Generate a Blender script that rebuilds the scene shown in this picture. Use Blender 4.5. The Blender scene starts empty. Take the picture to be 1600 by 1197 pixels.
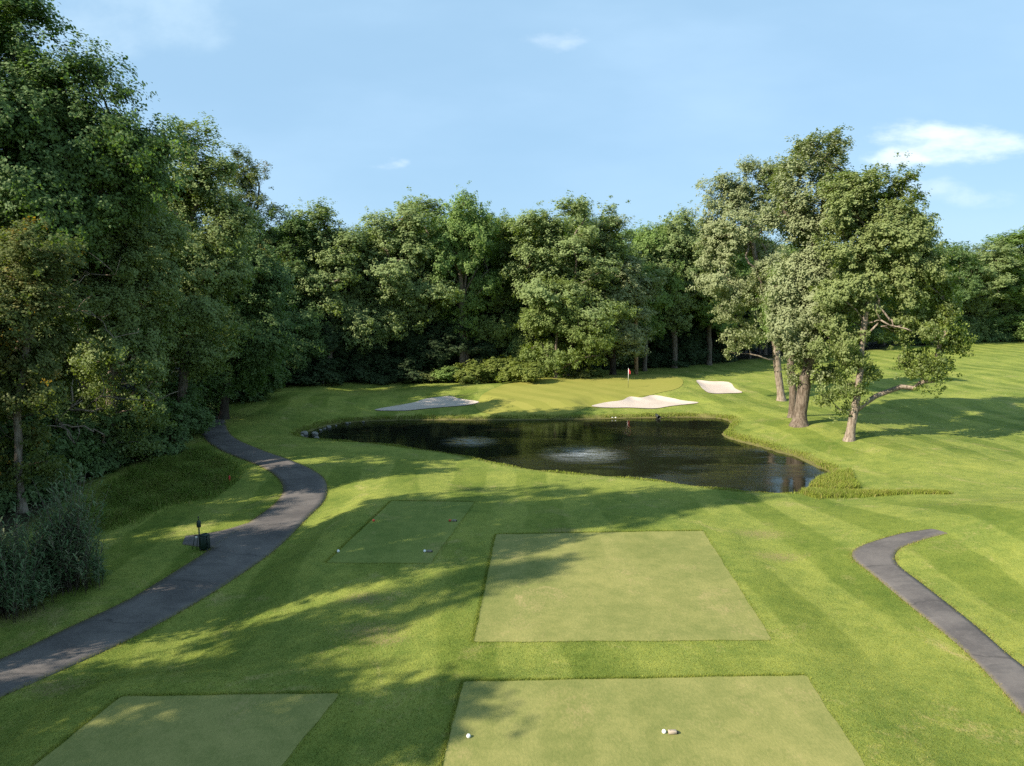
import bpy, math, random
import numpy as np
from mathutils import Vector
from mathutils.geometry import delaunay_2d_cdt

C = bpy.context.scene.collection
SC = bpy.context.scene
rng = np.random.default_rng(7)

# ------------------------------------------------------------------ camera
F_PX, W_PX, H_PX, HOR = 1110.0, 1600.0, 1197.0, 470.0
CAM_Z = 10.5
PITCH = math.atan((H_PX/2-HOR)/F_PX)
cam_d = bpy.data.cameras.new('camera')
cam = bpy.data.objects.new('camera', cam_d); C.objects.link(cam)
cam.location = (0, 0, CAM_Z)
cam.rotation_euler = (math.pi/2-PITCH, 0, 0)
cam_d.sensor_width = 36; cam_d.sensor_fit = 'HORIZONTAL'
cam_d.lens = F_PX/W_PX*36
cam_d.clip_start = 0.1; cam_d.clip_end = 5000
SC.camera = cam

# ------------------------------------------------------------------ light
SUN_EL = math.radians(34.0)
SUN_AZ = math.radians(30.0)            # the light travels towards +x, turned this far towards +y
SUN_STRENGTH, SKY_STRENGTH, EXPOSURE = 4.7, 0.062, 1.10
ld = Vector((math.cos(SUN_AZ)*math.cos(SUN_EL), math.sin(SUN_AZ)*math.cos(SUN_EL), -math.sin(SUN_EL)))
sl = bpy.data.lights.new('sun', 'SUN'); so = bpy.data.objects.new('sun', sl); C.objects.link(so)
sl.energy = SUN_STRENGTH; sl.angle = math.radians(0.5); sl.color = (1.0, 0.90, 0.74)
so.rotation_euler = ld.to_track_quat('-Z', 'Y').to_euler()
SC.view_settings.view_transform = 'Standard'; SC.view_settings.look = 'None'
SC.view_settings.gamma = 1; SC.view_settings.exposure = EXPOSURE
SC.cycles.use_denoising = False
SC.cycles.max_bounces = 8; SC.cycles.diffuse_bounces = 3; SC.cycles.transmission_bounces = 4
SC.cycles.glossy_bounces = 3
SC.cycles.sample_clamp_indirect = 4.0

def pix_dir(px, py):
    cx = (px-W_PX/2)/F_PX; cy = -(py-H_PX/2)/F_PX
    c, s = math.cos(PITCH), math.sin(PITCH)
    return (cx, c+cy*s, -s+cy*c)
def at_plane(px, py, z):
    d = pix_dir(px, py); t = (z-CAM_Z)/d[2]
    return (d[0]*t, d[1]*t)
def at_y(px, py, Y):
    d = pix_dir(px, py); t = Y/d[1]
    return (d[0]*t, Y, CAM_Z+d[2]*t)

# ------------------------------------------------------------------ node helpers
def N(nt, typ, **kw):
    n = nt.nodes.new(typ)
    for k, v in kw.items():
        if k == 'inp':
            for kk, vv in v.items(): n.inputs[kk].default_value = vv
        else: setattr(n, k, v)
    return n
def L(nt, a, b): nt.links.new(a, b)
def math_n(nt, op, a, b=None, c=None, clamp=False):
    n = N(nt, 'ShaderNodeMath', operation=op); n.use_clamp = clamp
    for i, v in enumerate((a, b, c)):
        if v is None: continue
        if hasattr(v, 'is_output') or hasattr(v, 'links'): L(nt, v, n.inputs[i])
        else: n.inputs[i].default_value = v
    return n.outputs[0]
def mix_c(nt, fac, a, b, mode='MIX'):
    n = N(nt, 'ShaderNodeMix', data_type='RGBA', blend_type=mode)
    for sock, v in ((n.inputs[0], fac), (n.inputs[6], a), (n.inputs[7], b)):
        if hasattr(v, 'links'): L(nt, v, sock)
        else: sock.default_value = v if not isinstance(v, tuple) else (*v, 1)[:4]
    return n.outputs[2]
def ramp(nt, fac, lo, hi):
    n = N(nt, 'ShaderNodeMapRange', interpolation_type='SMOOTHSTEP')
    L(nt, fac, n.inputs[0]); n.inputs[1].default_value = lo; n.inputs[2].default_value = hi
    return n.outputs[0]
def noise(nt, vec, scale, detail=3, rough=.55, dist=0, typ='FBM'):
    n = N(nt, 'ShaderNodeTexNoise'); n.inputs['Scale'].default_value = scale
    n.inputs['Detail'].default_value = detail; n.inputs['Roughness'].default_value = rough
    n.inputs['Distortion'].default_value = dist
    if vec is not None: L(nt, vec, n.inputs['Vector'])
    return n.outputs['Fac']
def new_mat(name):
    m = bpy.data.materials.new(name); m.use_nodes = True
    nt = m.node_tree; nt.nodes.clear()
    out = N(nt, 'ShaderNodeOutputMaterial'); b = N(nt, 'ShaderNodeBsdfPrincipled')
    L(nt, b.outputs[0], out.inputs[0])
    return m, nt, b, out
def pos(nt, scale=(1, 1, 1)):
    g = N(nt, 'ShaderNodeNewGeometry'); mp = N(nt, 'ShaderNodeMapping'); mp.inputs['Scale'].default_value = scale
    L(nt, g.outputs['Position'], mp.inputs[0]); return mp.outputs[0]
def opos(nt):
    return N(nt, 'ShaderNodeTexCoord').outputs['Object']
def bump(nt, b, h, strength=.3, dist=.02):
    n = N(nt, 'ShaderNodeBump'); n.inputs['Strength'].default_value = strength; n.inputs['Distance'].default_value = dist
    L(nt, h, n.inputs['Height']); L(nt, n.outputs[0], b.inputs['Normal']); return n

# ------------------------------------------------------------------ world: sky and a few clouds
w = bpy.data.worlds.new('World'); SC.world = w; w.use_nodes = True
nt = w.node_tree; nt.nodes.clear()
out = N(nt, 'ShaderNodeOutputWorld'); bg = N(nt, 'ShaderNodeBackground'); L(nt, bg.outputs[0], out.inputs[0])
sky = N(nt, 'ShaderNodeTexSky', sky_type='NISHITA'); sky.sun_disc = False
sky.sun_elevation = SUN_EL; sky.sun_rotation = math.atan2(-ld.x, -ld.y)
sky.air_density = 1.0; sky.dust_density = 0.6; sky.ozone_density = 1.6; sky.altitude = 60
tc = N(nt, 'ShaderNodeTexCoord'); sep = N(nt, 'ShaderNodeSeparateXYZ'); L(nt, tc.outputs['Generated'], sep.inputs[0])
dx, dy, dz = sep.outputs
front = math_n(nt, 'GREATER_THAN', dy, 0.15)
dyc = math_n(nt, 'MAXIMUM', dy, 0.15)
U = math_n(nt, 'DIVIDE', dx, dyc); V = math_n(nt, 'DIVIDE', dz, dyc)
comb = N(nt, 'ShaderNodeCombineXYZ'); L(nt, U, comb.inputs[0]); L(nt, V, comb.inputs[1])
def uv(px, py):
    d = pix_dir(px, py); return d[0]/d[1], d[2]/d[1]
def cloud(px, py, rx, ry, scale, lo, hi, stretch=2.2, seed=0.0, dens=1.0):
    u0, v0 = uv(px, py)
    du = math_n(nt, 'DIVIDE', math_n(nt, 'SUBTRACT', U, u0), rx/F_PX)
    dv = math_n(nt, 'DIVIDE', math_n(nt, 'SUBTRACT', V, v0), ry/F_PX)
    r2 = math_n(nt, 'ADD', math_n(nt, 'MULTIPLY', du, du), math_n(nt, 'MULTIPLY', dv, dv))
    fall = math_n(nt, 'SUBTRACT', 1.0, r2, clamp=True)
    mp = N(nt, 'ShaderNodeMapping'); L(nt, comb.outputs[0], mp.inputs[0])
    mp.inputs['Scale'].default_value = (1/stretch, 1, 1); mp.inputs['Location'].default_value = (seed, seed*1.7, seed)
    nz = noise(nt, mp.outputs[0], scale, 6, .58)
    s = math_n(nt, 'ADD', math_n(nt, 'MULTIPLY', fall, .42), math_n(nt, 'MULTIPLY', nz, 1.0))
    return math_n(nt, 'MULTIPLY', math_n(nt, 'MULTIPLY', ramp(nt, s, lo, hi), dens), ramp(nt, fall, .0, .45))
hz = ramp(nt, V, 0.55, -0.05)
base = mix_c(nt, 1.0, sky.outputs[0], (1.0, 1.0, 1.0), 'MULTIPLY')
# thin high veil everywhere
mpv = N(nt, 'ShaderNodeMapping'); L(nt, comb.outputs[0], mpv.inputs[0]); mpv.inputs['Scale'].default_value = (.7, 2.0, 1); mpv.inputs['Rotation'].default_value = (0, 0, .25)
veil = ramp(nt, noise(nt, mpv.outputs[0], 2.6, 5, .5), .38, .75)
VEIL_C = (4.1, 6.6, 8.9); CLOUD_C = (9.4, 10.2, 10.8); GREY_C = (4.6, 6.4, 8.0)
col = mix_c(nt, 0.62, base, VEIL_C)
col = mix_c(nt, math_n(nt, 'MULTIPLY', veil, .35), col, (5.6, 7.7, 9.8))
col = mix_c(nt, hz, col, mix_c(nt, 1.0, col, (.86, .90, .94), 'MULTIPLY'))
for args, cc in (((1490, 222, 210, 44, 20, .68, 1.04, 2.6, 3.9, .72), CLOUD_C),
                 ((1395, 245, 90, 28, 26, .74, 1.05, 1.9, 7.3, .6), CLOUD_C),
                 ((1490, 302, 150, 34, 20, .72, 1.1, 2.2, 1.3, .32), CLOUD_C),
                 ((603, 259, 80, 20, 30, .74, 1.1, 2.4, 2.2, .42), CLOUD_C),
                 ((880, 64, 80, 30, 24, .72, 1.1, 2.0, 4.4, .25), CLOUD_C),
                 ((200, 20, 220, 80, 11, .60, 1.0, 1.5, 8.8, .7), GREY_C)):
    col = mix_c(nt, math_n(nt, 'MULTIPLY', cloud(*args), front), col, cc)
L(nt, col, bg.inputs[0]); bg.inputs[1].default_value = SKY_STRENGTH

# ------------------------------------------------------------------ object helpers
def tag(o, label=None, cat=None, group=None, kind=None):
    if label: o['label'] = label
    if cat: o['category'] = cat
    if group: o['group'] = group
    if kind: o['kind'] = kind
    return o
def thing(name, loc, label, cat, group=None, rz=0):
    o = bpy.data.objects.new(name, None); C.objects.link(o)
    o.empty_display_size = .3; o.location = loc; o.rotation_euler = (0, 0, rz)
    return tag(o, label, cat, group)
def mesh_np(name, V, polys, mats=(), smooth=False, attrs=None, mat_idx=None):
    """polys: list of int arrays (n,k)"""
    me = bpy.data.meshes.new(name)
    V = np.asarray(V, np.float32); me.vertices.add(len(V)); me.vertices.foreach_set('co', V.ravel())
    polys = [np.asarray(p, np.int32) for p in polys if len(p)]
    loops = np.concatenate([p.ravel() for p in polys]); sizes = np.concatenate([np.full(len(p), p.shape[1], np.int32) for p in polys])
    me.loops.add(len(loops)); me.loops.foreach_set('vertex_index', loops)
    me.polygons.add(len(sizes)); st = np.concatenate([[0], np.cumsum(sizes)[:-1]]).astype(np.int32)
    me.polygons.foreach_set('loop_start', st)
    me.polygons.foreach_set('use_smooth', np.full(len(sizes), bool(smooth)))
    for m in mats: me.materials.append(m)
    if mat_idx is not None: me.polygons.foreach_set('material_index', np.asarray(mat_idx, np.int32))
    for k, a in (attrs or {}).items():
        at = me.attributes.new(k, 'FLOAT', 'POINT'); at.data.foreach_set('value', np.asarray(a, np.float32))
    me.update(calc_edges=True)
    return me
def obj(name, me, parent=None):
    o = bpy.data.objects.new(name, me); C.objects.link(o)
    if parent: o.parent = parent
    return o

class MB:
    def __init__(s): s.v = []; s.q = []; s.t = []; s.n = 0
    def add(s, V, q=(), t=()):
        V = np.asarray(V, float); s.v.append(V)
        if len(q): s.q.append(np.asarray(q)+s.n)
        if len(t): s.t.append(np.asarray(t)+s.n)
        s.n += len(V)
    def lathe(s, prof, seg=16, c=(0, 0, 0)):
        a = np.linspace(0, 2*math.pi, seg, endpoint=False); P = np.asarray(prof, float)
        V = np.stack([P[:, 0, None]*np.cos(a), P[:, 0, None]*np.sin(a), np.repeat(P[:, 1, None], seg, 1)], -1).reshape(-1, 3)+np.array(c)
        q = [(i*seg+j, i*seg+(j+1) % seg, (i+1)*seg+(j+1) % seg, (i+1)*seg+j) for i in range(len(P)-1) for j in range(seg)]
        s.add(V, q)
    def box(s, c, size, bev=.0, rz=0):
        # box with chamfered edges: 3 stacked rings
        hx, hy, hz = (k/2 for k in size); b = min(bev, hx*.9, hy*.9, hz*.9)
        rings = []
        for z, i in ((-hz, b), (-hz+b, 0), (hz-b, 0), (hz, b)):
            x, y = hx-i, hy-i; k = b*.7 if i == 0 else b*.5
            rings += [(x, -y+k, z), (x, y-k, z), (x-k, y, z), (-x+k, y, z), (-x, y-k, z), (-x, -y+k, z), (-x+k, -y, z), (x-k, -y, z)]
        V = np.array(rings); cz, sz = math.cos(rz), math.sin(rz)
        V = np.stack([V[:, 0]*cz-V[:, 1]*sz, V[:, 0]*sz+V[:, 1]*cz, V[:, 2]], 1)+np.array(c)
        q = [(r*8+j, r*8+(j+1) % 8, r*8+8+(j+1) % 8, r*8+8+j) for r in range(3) for j in range(8)]
        for o_, flip in ((0, 1), (24, 0)):
            f = [(o_, o_+1, o_+2, o_+3), (o_, o_+3, o_+4, o_+7), (o_+4, o_+5, o_+6, o_+7)]
            q += [x[::-1] for x in f] if flip else f
        s.add(V, q)
    def tube(s, pts, rad, seg=8):
        P = np.asarray(pts, float); R = np.broadcast_to(np.asarray(rad, float), (len(P),))
        T = np.gradient(P, axis=0); T /= np.linalg.norm(T, axis=1, keepdims=True)+1e-9
        ref = np.array([0.31, .95, .1]) if abs(T[0][2]) > .7 else np.array([0, 0, 1.])
        A = np.cross(T, ref); A /= np.linalg.norm(A, axis=1, keepdims=True)+1e-9; B = np.cross(T, A)
        a = np.linspace(0, 2*math.pi, seg, endpoint=False)
        V = P[:, None]+R[:, None, None]*(A[:, None]*np.cos(a)[None, :, None]+B[:, None]*np.sin(a)[None, :, None])
        n = len(P)
        q = [(i*seg+j, i*seg+(j+1) % seg, (i+1)*seg+(j+1) % seg, (i+1)*seg+j) for i in range(n-1) for j in range(seg)]
        V = np.concatenate([V.reshape(-1, 3), P[:1], P[-1:]])
        t = [((j+1) % seg, j, n*seg) for j in range(seg)]+[((n-1)*seg+j, (n-1)*seg+(j+1) % seg, n*seg+1) for j in range(seg)]
        s.add(V, q, t)
    def mesh(s, name, mat, smooth=True):
        pl = []
        if s.q: pl.append(np.concatenate(s.q))
        if s.t: pl.append(np.concatenate(s.t))
        return mesh_np(name, np.concatenate(s.v), pl, [mat] if mat else [], smooth)
    def build(s, name, mat, parent=None, smooth=True): return obj(name, s.mesh(name, mat, smooth), parent)

# ------------------------------------------------------------------ terrain
def sstep(a, b, x):
    t = np.clip((x-a)/(b-a), 0, 1); return t*t*(3-2*t)
def sdist(poly, X, Y):
    """signed distance, negative inside"""
    P = np.asarray(poly, float); sh = X.shape; X = X.ravel(); Y = Y.ravel()
    d2 = np.full(len(X), 1e18); ins = np.zeros(len(X), bool)
    for (ax, ay), (bx, by) in zip(P, np.roll(P, -1, 0)):
        ex, ey = bx-ax, by-ay
        t = np.clip(((X-ax)*ex+(Y-ay)*ey)/(ex*ex+ey*ey+1e-12), 0, 1)
        d2 = np.minimum(d2, (X-ax-t*ex)**2+(Y-ay-t*ey)**2)
        c = (ay > Y) != (by > Y)
        with np.errstate(divide='ignore', invalid='ignore'):
            ins ^= c & (X < ex*(Y-ay)/(ey if ey else 1e-12)+ax)
    d = np.sqrt(d2); d[ins] *= -1
    return d.reshape(sh)
def smooth_poly(P, n=4, closed=True):
    """Catmull-Rom"""
    P = np.asarray(P, float); m = len(P); out = []
    for i in range(m if closed else m-1):
        if closed: p0, p1, p2, p3 = (P[(i+k) % m] for k in (-1, 0, 1, 2))
        else: p0, p1, p2, p3 = P[max(i-1, 0)], P[i], P[i+1], P[min(i+2, m-1)]
        for t in np.arange(n)/n:
            out.append(.5*((2*p1)+(-p0+p2)*t+(2*p0-5*p1+4*p2-p3)*t*t+(-p0+3*p1-3*p2+p3)*t**3))
    if not closed: out.append(P[-1])
    return np.array(out)
WATER = -0.7
pond_px = [(468, 683), (500, 668), (545, 660), (600, 657), (700, 656), (800, 656), (900, 655), (1000, 653), (1080, 652), (1125, 654), (1143, 660), (1138, 670),
           (1131, 680), (1150, 688), (1185, 697), (1215, 706), (1245, 714), (1275, 728), (1300, 742), (1275, 752), (1262, 765),
           (1250, 774), (1180, 773), (1120, 768), (1040, 757), (960, 749), (860, 741), (790, 730), (720, 715), (650, 705), (580, 696), (520, 692)]
pond = smooth_poly([at_plane(x, y, WATER) for x, y in pond_px], 4)
GZ = 0.4
green_px = [(742, 628), (760, 612), (800, 600), (850, 594), (910, 590), (980, 588), (1040, 588), (1066, 595), (1060, 606), (1020, 613), (980, 618), (930, 627), (880, 636), (820, 638), (770, 636)]
green = smooth_poly([at_plane(x, y, GZ) for x, y in green_px], 4)
bunk_px = [[(585, 639), (625, 633), (650, 630), (664, 627), (688, 624.5), (704, 623.5), (716, 626.5), (730, 628), (749, 630), (730, 633), (700, 635), (670, 637), (630, 640)],
           [(924, 634), (945, 630), (972, 628), (984, 624), (1003, 625), (1021, 622), (1045, 625), (1065, 628), (1092, 630), (1070, 632), (1047, 634), (1022, 637), (985, 636), (950, 636)],
           [(1088, 599), (1110, 600), (1138, 601), (1148, 607), (1160, 612), (1140, 613), (1112, 613), (1100, 609)]]
bunk_z = [-.25, -.22, .15]
bunkers = [smooth_poly([at_plane(x, y, z) for x, y in P], 4) for P, z in zip(bunk_px, bunk_z)]
PATH_R_END = None
TEE_PX = [[(724, 1065), (1259, 1055), (1352, 1196), (1425, 1300), (662, 1310)], [(775, 835), (1098, 829), (1207, 1000), (740, 1003)],
          [(190, 1088), (531, 1083), (440, 1197), (370, 1290), (-70, 1290), (52, 1197)], [(612, 783), (742, 784), (672, 880), (510, 879)]]
TEE0 = [np.array([at_plane(x, y, 0) for x, y in P]) for P in TEE_PX]
def base_h(X, Y):
    h = np.zeros_like(X, float)
    td = np.min([sdist(P, X, Y) for P in TEE0], 0)
    plat = sstep(.5, 3.2, td)
    # the rough falls to the left of the tees towards the path
    h -= .55*sstep(-5.5, -11.5, X)*sstep(52, 38, Y)
    h *= plat
    h -= .22*plat*sstep(36, 30, Y)*sstep(16, 10, np.abs(X))
    h += .35*sstep(-17, -26, X)
    # mound by the right hand path
    h += 1.5*np.exp(-((X-24.5)/6.5)**2-((Y-29.5)/5.0)**2) + .9*np.exp(-((X-33)/9)**2-((Y-24)/9.0)**2)
    # right fairway rises into the distance
    h += 2.1*sstep(80, 190, Y)*sstep(10, 60, X)
    h += .5*np.exp(-((X-46)/7)**2-((Y-72)/2.6)**2) + .35*np.exp(-((X-27)/6)**2-((Y-58)/6)**2)
    h += .4*np.exp(-((X+18)/7)**2-((Y-73)/3.0)**2)
    # long soft undulation, none on the tees
    far = sstep(34, 46, Y)
    h += far*(.13*np.sin(X*.31+Y*.11)+.10*np.sin(Y*.37-X*.17+1.3))
    return h
def height(X, Y):
    X = np.asarray(X, float); Y = np.asarray(Y, float)
    h = base_h(X, Y)
    g = sdist(green, X, Y)
    gm = sstep(5.0, -1.0, g)
    h = h*(1-gm)+gm*(GZ+.022*(Y-80)+.12*np.sin(X*.25+.6))
    d = sdist(pond, X, Y)
    # bank: quick small lip then a long run-out
    near = sstep(58, 46, Y)*sstep(24, 12, X)
    run = 11-5.0*(1-near)
    out = WATER+.30*sstep(-.25, .55, d)+ (h-WATER-.30)*sstep(.0, 1, np.clip(d, 0, None)/run)
    h = np.where(d > 0, out, WATER-1.0*sstep(0, -3, d)-.02)
    # bunkers: a dish with a raised lip behind
    for b, z in zip(bunkers, bunk_z):
        sd = sdist(b, X, Y); c = b.mean(0)
        wgt = sstep(2.2, .2, sd)*sstep(.1, 1.8, d)
        h = h*(1-wgt)+(z+.035*(Y-c[1]))*wgt
        back = sstep(-1.0, 2.0, Y-c[1])
        h = h + back*.22*np.exp(-((sd-.5)/.9)**2)
        h = np.where(sd < .3, h-.14*sstep(.15, -.8, sd), h)
    return h
xs = np.concatenate([[-900, -600, -400, -280, -200, -150, -115, -90, -75, -65, -56, -50], np.arange(-46, 58.01, .4), [60, 63, 67, 72, 78, 85, 94, 105, 120, 140, 165, 200, 260, 350, 500, 900]])
ys = np.concatenate([[-300, -200, -120, -80, -50, -30, -18, -8, 0, 5], np.arange(9, 104.01, .4), [106, 109, 113, 118, 124, 131, 140, 150, 162, 176, 192, 210, 235, 270, 320, 400, 550, 800, 1200, 2000]])
GX, GY = np.meshgrid(xs, ys)
GH = height(GX, GY)
def hg(x, y):
    x = np.asarray(x, float); y = np.asarray(y, float)
    i = np.clip(np.searchsorted(xs, x)-1, 0, len(xs)-2); j = np.clip(np.searchsorted(ys, y)-1, 0, len(ys)-2)
    u = (x-xs[i])/(xs[i+1]-xs[i]); v = (y-ys[j])/(ys[j+1]-ys[j])
    return (GH[j, i]*(1-u)+GH[j, i+1]*u)*(1-v)+(GH[j+1, i]*(1-u)+GH[j+1, i+1]*u)*v
def ground(px, py):
    """first hit of the pixel's ray with the ground"""
    d = np.array(pix_dir(px, py)); o = np.array([0, 0, CAM_Z])
    t = np.linspace(8, 330, 4000)/d[1]
    P = o+t[:, None]*d; gap = P[:, 2]-hg(P[:, 0], P[:, 1])
    k = np.argmax(gap < 0)
    if gap[k] >= 0: k = len(t)-1
    a, b = t[max(k-1, 0)], t[k]
    for _ in range(30):
        m = (a+b)/2; p = o+m*d
        if p[2]-hg(p[0], p[1]) < 0: b = m
        else: a = m
    p = o+b*d
    return (float(p[0]), float(p[1]), float(hg(p[0], p[1])))
def g3(x, y, dz=0): return (x, y, float(hg(x, y))+dz)

# edge of the woods (for leaf litter on the ground)
wood_edge = smooth_poly([ground(*p)[:2] for p in [(60, 850), (160, 760), (280, 700), (330, 640), (440, 607), (560, 600), (700, 594), (850, 588), (960, 577), (1130, 568), (1300, 552), (1500, 534), (1600, 528)]], 4, False)
wood_poly = np.concatenate([[(-400, -20), (-34, 10)], wood_edge, [(400, 260), (400, 1500), (-700, 1500), (-700, -20)]])

# ------------------------------------------------------------------ ground materials
def turf(name, dark, light, dry, dry_amt, stripe=0.0, stripe_w=2.6, stripe_dir=(1, 0), fine=.5, litter=False, blade=False):
    m, nt, b, out = new_mat(name)
    p = pos(nt)
    n1 = noise(nt, p, .22, 4, .6, .4); n2 = noise(nt, p, 1.6, 4, .65); n3 = noise(nt, pos(nt, (1, .45, 1)), 16, 3, .7); n4 = noise(nt, p, 70, 2, .7)
    s = math_n(nt, 'ADD', math_n(nt, 'MULTIPLY', n1, .34), math_n(nt, 'ADD', math_n(nt, 'MULTIPLY', n2, .26), math_n(nt, 'ADD', math_n(nt, 'MULTIPLY', n3, .22), math_n(nt, 'MULTIPLY', n4, .18))))
    col = mix_c(nt, ramp(nt, s, .36, .64), dark, light)
    d1 = ramp(nt, math_n(nt, 'ADD', math_n(nt, 'MULTIPLY', noise(nt, pos(nt, (1, .8, 1)), .42, 5, .72, .8), .75), math_n(nt, 'MULTIPLY', n3, .25)), .53, .72)
    col = mix_c(nt, math_n(nt, 'MULTIPLY', d1, dry_amt), col, dry)
    if stripe:
        g = N(nt, 'ShaderNodeNewGeometry'); sx = N(nt, 'ShaderNodeSeparateXYZ'); L(nt, g.outputs['Position'], sx.inputs[0])
        ph = math_n(nt, 'ADD', math_n(nt, 'MULTIPLY', sx.outputs[0], stripe_dir[0]), math_n(nt, 'MULTIPLY', sx.outputs[1], stripe_dir[1]))
        ph = math_n(nt, 'ADD', ph, math_n(nt, 'MULTIPLY', noise(nt, p, .12, 2), 2.2))
        wv = math_n(nt, 'SINE', math_n(nt, 'MULTIPLY', ph, math.pi/stripe_w))
        wv = ramp(nt, wv, -.22, .22)
        amt = math_n(nt, 'MULTIPLY', ramp(nt, noise(nt, p, .09, 2), .35, .6), stripe)
        col = mix_c(nt, math_n(nt, 'MULTIPLY', wv, amt), col, mix_c(nt, 1.0, col, (.56, .66, .48), 'MULTIPLY'))
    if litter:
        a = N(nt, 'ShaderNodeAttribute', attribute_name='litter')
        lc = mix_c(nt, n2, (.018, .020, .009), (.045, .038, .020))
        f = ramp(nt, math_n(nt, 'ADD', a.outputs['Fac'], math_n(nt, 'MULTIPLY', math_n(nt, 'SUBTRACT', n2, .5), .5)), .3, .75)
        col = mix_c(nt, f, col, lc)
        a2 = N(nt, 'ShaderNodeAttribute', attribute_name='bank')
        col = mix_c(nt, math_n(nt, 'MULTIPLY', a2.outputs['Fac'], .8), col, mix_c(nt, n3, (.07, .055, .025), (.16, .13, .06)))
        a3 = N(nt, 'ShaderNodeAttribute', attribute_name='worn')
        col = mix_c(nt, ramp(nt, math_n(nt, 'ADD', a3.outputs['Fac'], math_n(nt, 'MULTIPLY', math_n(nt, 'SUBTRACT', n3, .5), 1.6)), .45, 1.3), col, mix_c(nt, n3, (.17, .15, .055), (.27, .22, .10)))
    if blade: return m, nt, b, out, col
    L(nt, col, b.inputs['Base Color']); b.inputs['Roughness'].default_value = .95; b.inputs['Specular IOR Level'].default_value = .12
    bump(nt, b, math_n(nt, 'ADD', n4, math_n(nt, 'MULTIPLY', n3, 1.2)), fine, .035)
    return m
M = {}
ROUGH = ((.116, .164, .030), (.270, .290, .060), (.370, .305, .130),   .80, .74, 1.9, (1, .06))
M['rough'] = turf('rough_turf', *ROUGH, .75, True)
M['tee'] = turf('tee_turf', (.142, .162, .046), (.262, .248, .084), (.335, .265, .120), .85, .22, 1.1, (1, .02), .3)
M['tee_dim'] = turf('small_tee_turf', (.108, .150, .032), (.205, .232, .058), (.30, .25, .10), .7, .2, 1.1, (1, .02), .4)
M['green'] = turf('green_turf', (.215, .220, .044), (.265, .250, .058), (.29, .25, .07), .4, .35, 1.6, (.8, .6), .12)
M['collar'] = turf('collar_turf', (.095, .155, .020), (.15, .20, .030), (.22, .20, .06), .4, 0, fine=.4)

m, nt, b, out = new_mat('asphalt'); M['asphalt'] = m
p = pos(nt); n1 = noise(nt, p, .5, 5, .6); n2 = noise(nt, p, 9, 4, .7); n3 = noise(nt, p, 110, 2, .7)
col = mix_c(nt, ramp(nt, n1, .3, .7), (.074, .066, .064), (.132, .118, .110))
col = mix_c(nt, math_n(nt, 'MULTIPLY', ramp(nt, n2, .45, .75), .35), col, (.17, .155, .14))
col = mix_c(nt, math_n(nt, 'MULTIPLY', ramp(nt, noise(nt, pos(nt, (.5, 1.4, 1)), 1.1, 4, .6), .5, .62), .4), col, (.055, .052, .052))
g = N(nt, 'ShaderNodeNewGeometry'); sx = N(nt, 'ShaderNodeSeparateXYZ'); L(nt, g.outputs['Position'], sx.inputs[0])
ph = math_n(nt, 'ADD', math_n(nt, 'MULTIPLY', sx.outputs[1], .9), math_n(nt, 'MULTIPLY', noise(nt, p, .5, 4), 1.6))
seam = ramp(nt, math_n(nt, 'ABSOLUTE', math_n(nt, 'SINE', ph)), .07, .0)
col = mix_c(nt, math_n(nt, 'MULTIPLY', seam, .5), col, (.03, .028, .028))
col = mix_c(nt, math_n(nt, 'MULTIPLY', ramp(nt, n3, .5, .8), .3), col, (.05, .05, .05))
a = N(nt, 'ShaderNodeAttribute', attribute_name='edge')
ef = ramp(nt, math_n(nt, 'ADD', a.outputs['Fac'], math_n(nt, 'MULTIPLY', math_n(nt, 'SUBTRACT', n2, .5), 1.1)), .55, 1.0)
col = mix_c(nt, math_n(nt, 'MULTIPLY', ef, .7), col, (.13, .115, .07))
L(nt, col, b.inputs['Base Color']); b.inputs['Roughness'].default_value = .85; b.inputs['Specular IOR Level'].default_value = .3
bump(nt, b, math_n(nt, 'ADD', n3, n2), .4, .012)

m, nt, b, out = new_mat('sand'); M['sand'] = m
p = pos(nt); n1 = noise(nt, p, .8, 4); n2 = noise(nt, pos(nt, (1, 3, 1)), 7, 4, .7)
col = mix_c(nt, n1, (.40, .335, .285), (.54, .465, .405)); col = mix_c(nt, ramp(nt, n2, .45, .8), col, (.47, .40, .35))
L(nt, col, b.inputs['Base Color']); b.inputs['Roughness'].default_value = 1; b.inputs['Specular IOR Level'].default_value = .1
bump(nt, b, n2, .5, .06)

m, nt, b, out = new_mat('pond_water'); M['water'] = m
b.inputs['Base Color'].default_value = (.014, .013, .006, 1); b.inputs['Roughness'].default_value = .02; b.inputs['IOR'].default_value = 1.33
b.inputs['Specular IOR Level'].default_value = .5
p1 = pos(nt, (.55, 1.5, 1)); p2 = pos(nt, (1, 2.2, 1))
big = noise(nt, p1, 1.3, 3, .6, .3); fin = noise(nt, p2, 5.5, 3, .6)
calm = ramp(nt, noise(nt, pos(nt, (.5, 1.2, 1)), .16, 3), .42, .66)
g = N(nt, 'ShaderNodeNewGeometry')
def blob(cx, cy, r):
    vd = N(nt, 'ShaderNodeVectorMath', operation='DISTANCE'); L(nt, g.outputs['Position'], vd.inputs[0]); vd.inputs[1].default_value = (cx, cy, WATER)
    return math_n(nt, 'POWER', math_n(nt, 'SUBTRACT', 1.0, math_n(nt, 'DIVIDE', vd.outputs['Value'], r), clamp=True), 1.3)
c1 = at_plane(735, 690, WATER); c2 = at_plane(910, 709, WATER)
boil0 = math_n(nt, 'MAXIMUM', blob(*c1, 2.6), blob(*c2, 3.6))
boil = math_n(nt, 'MULTIPLY', boil0, ramp(nt, noise(nt, pos(nt, (.6, 1.5, 1)), 1.2, 4, .65), .30, .62))
c3 = at_plane(1040, 728, WATER)
calm2 = math_n(nt, 'MULTIPLY', calm, math_n(nt, 'ADD', .35, blob(*c3, 15.0)))
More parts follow.
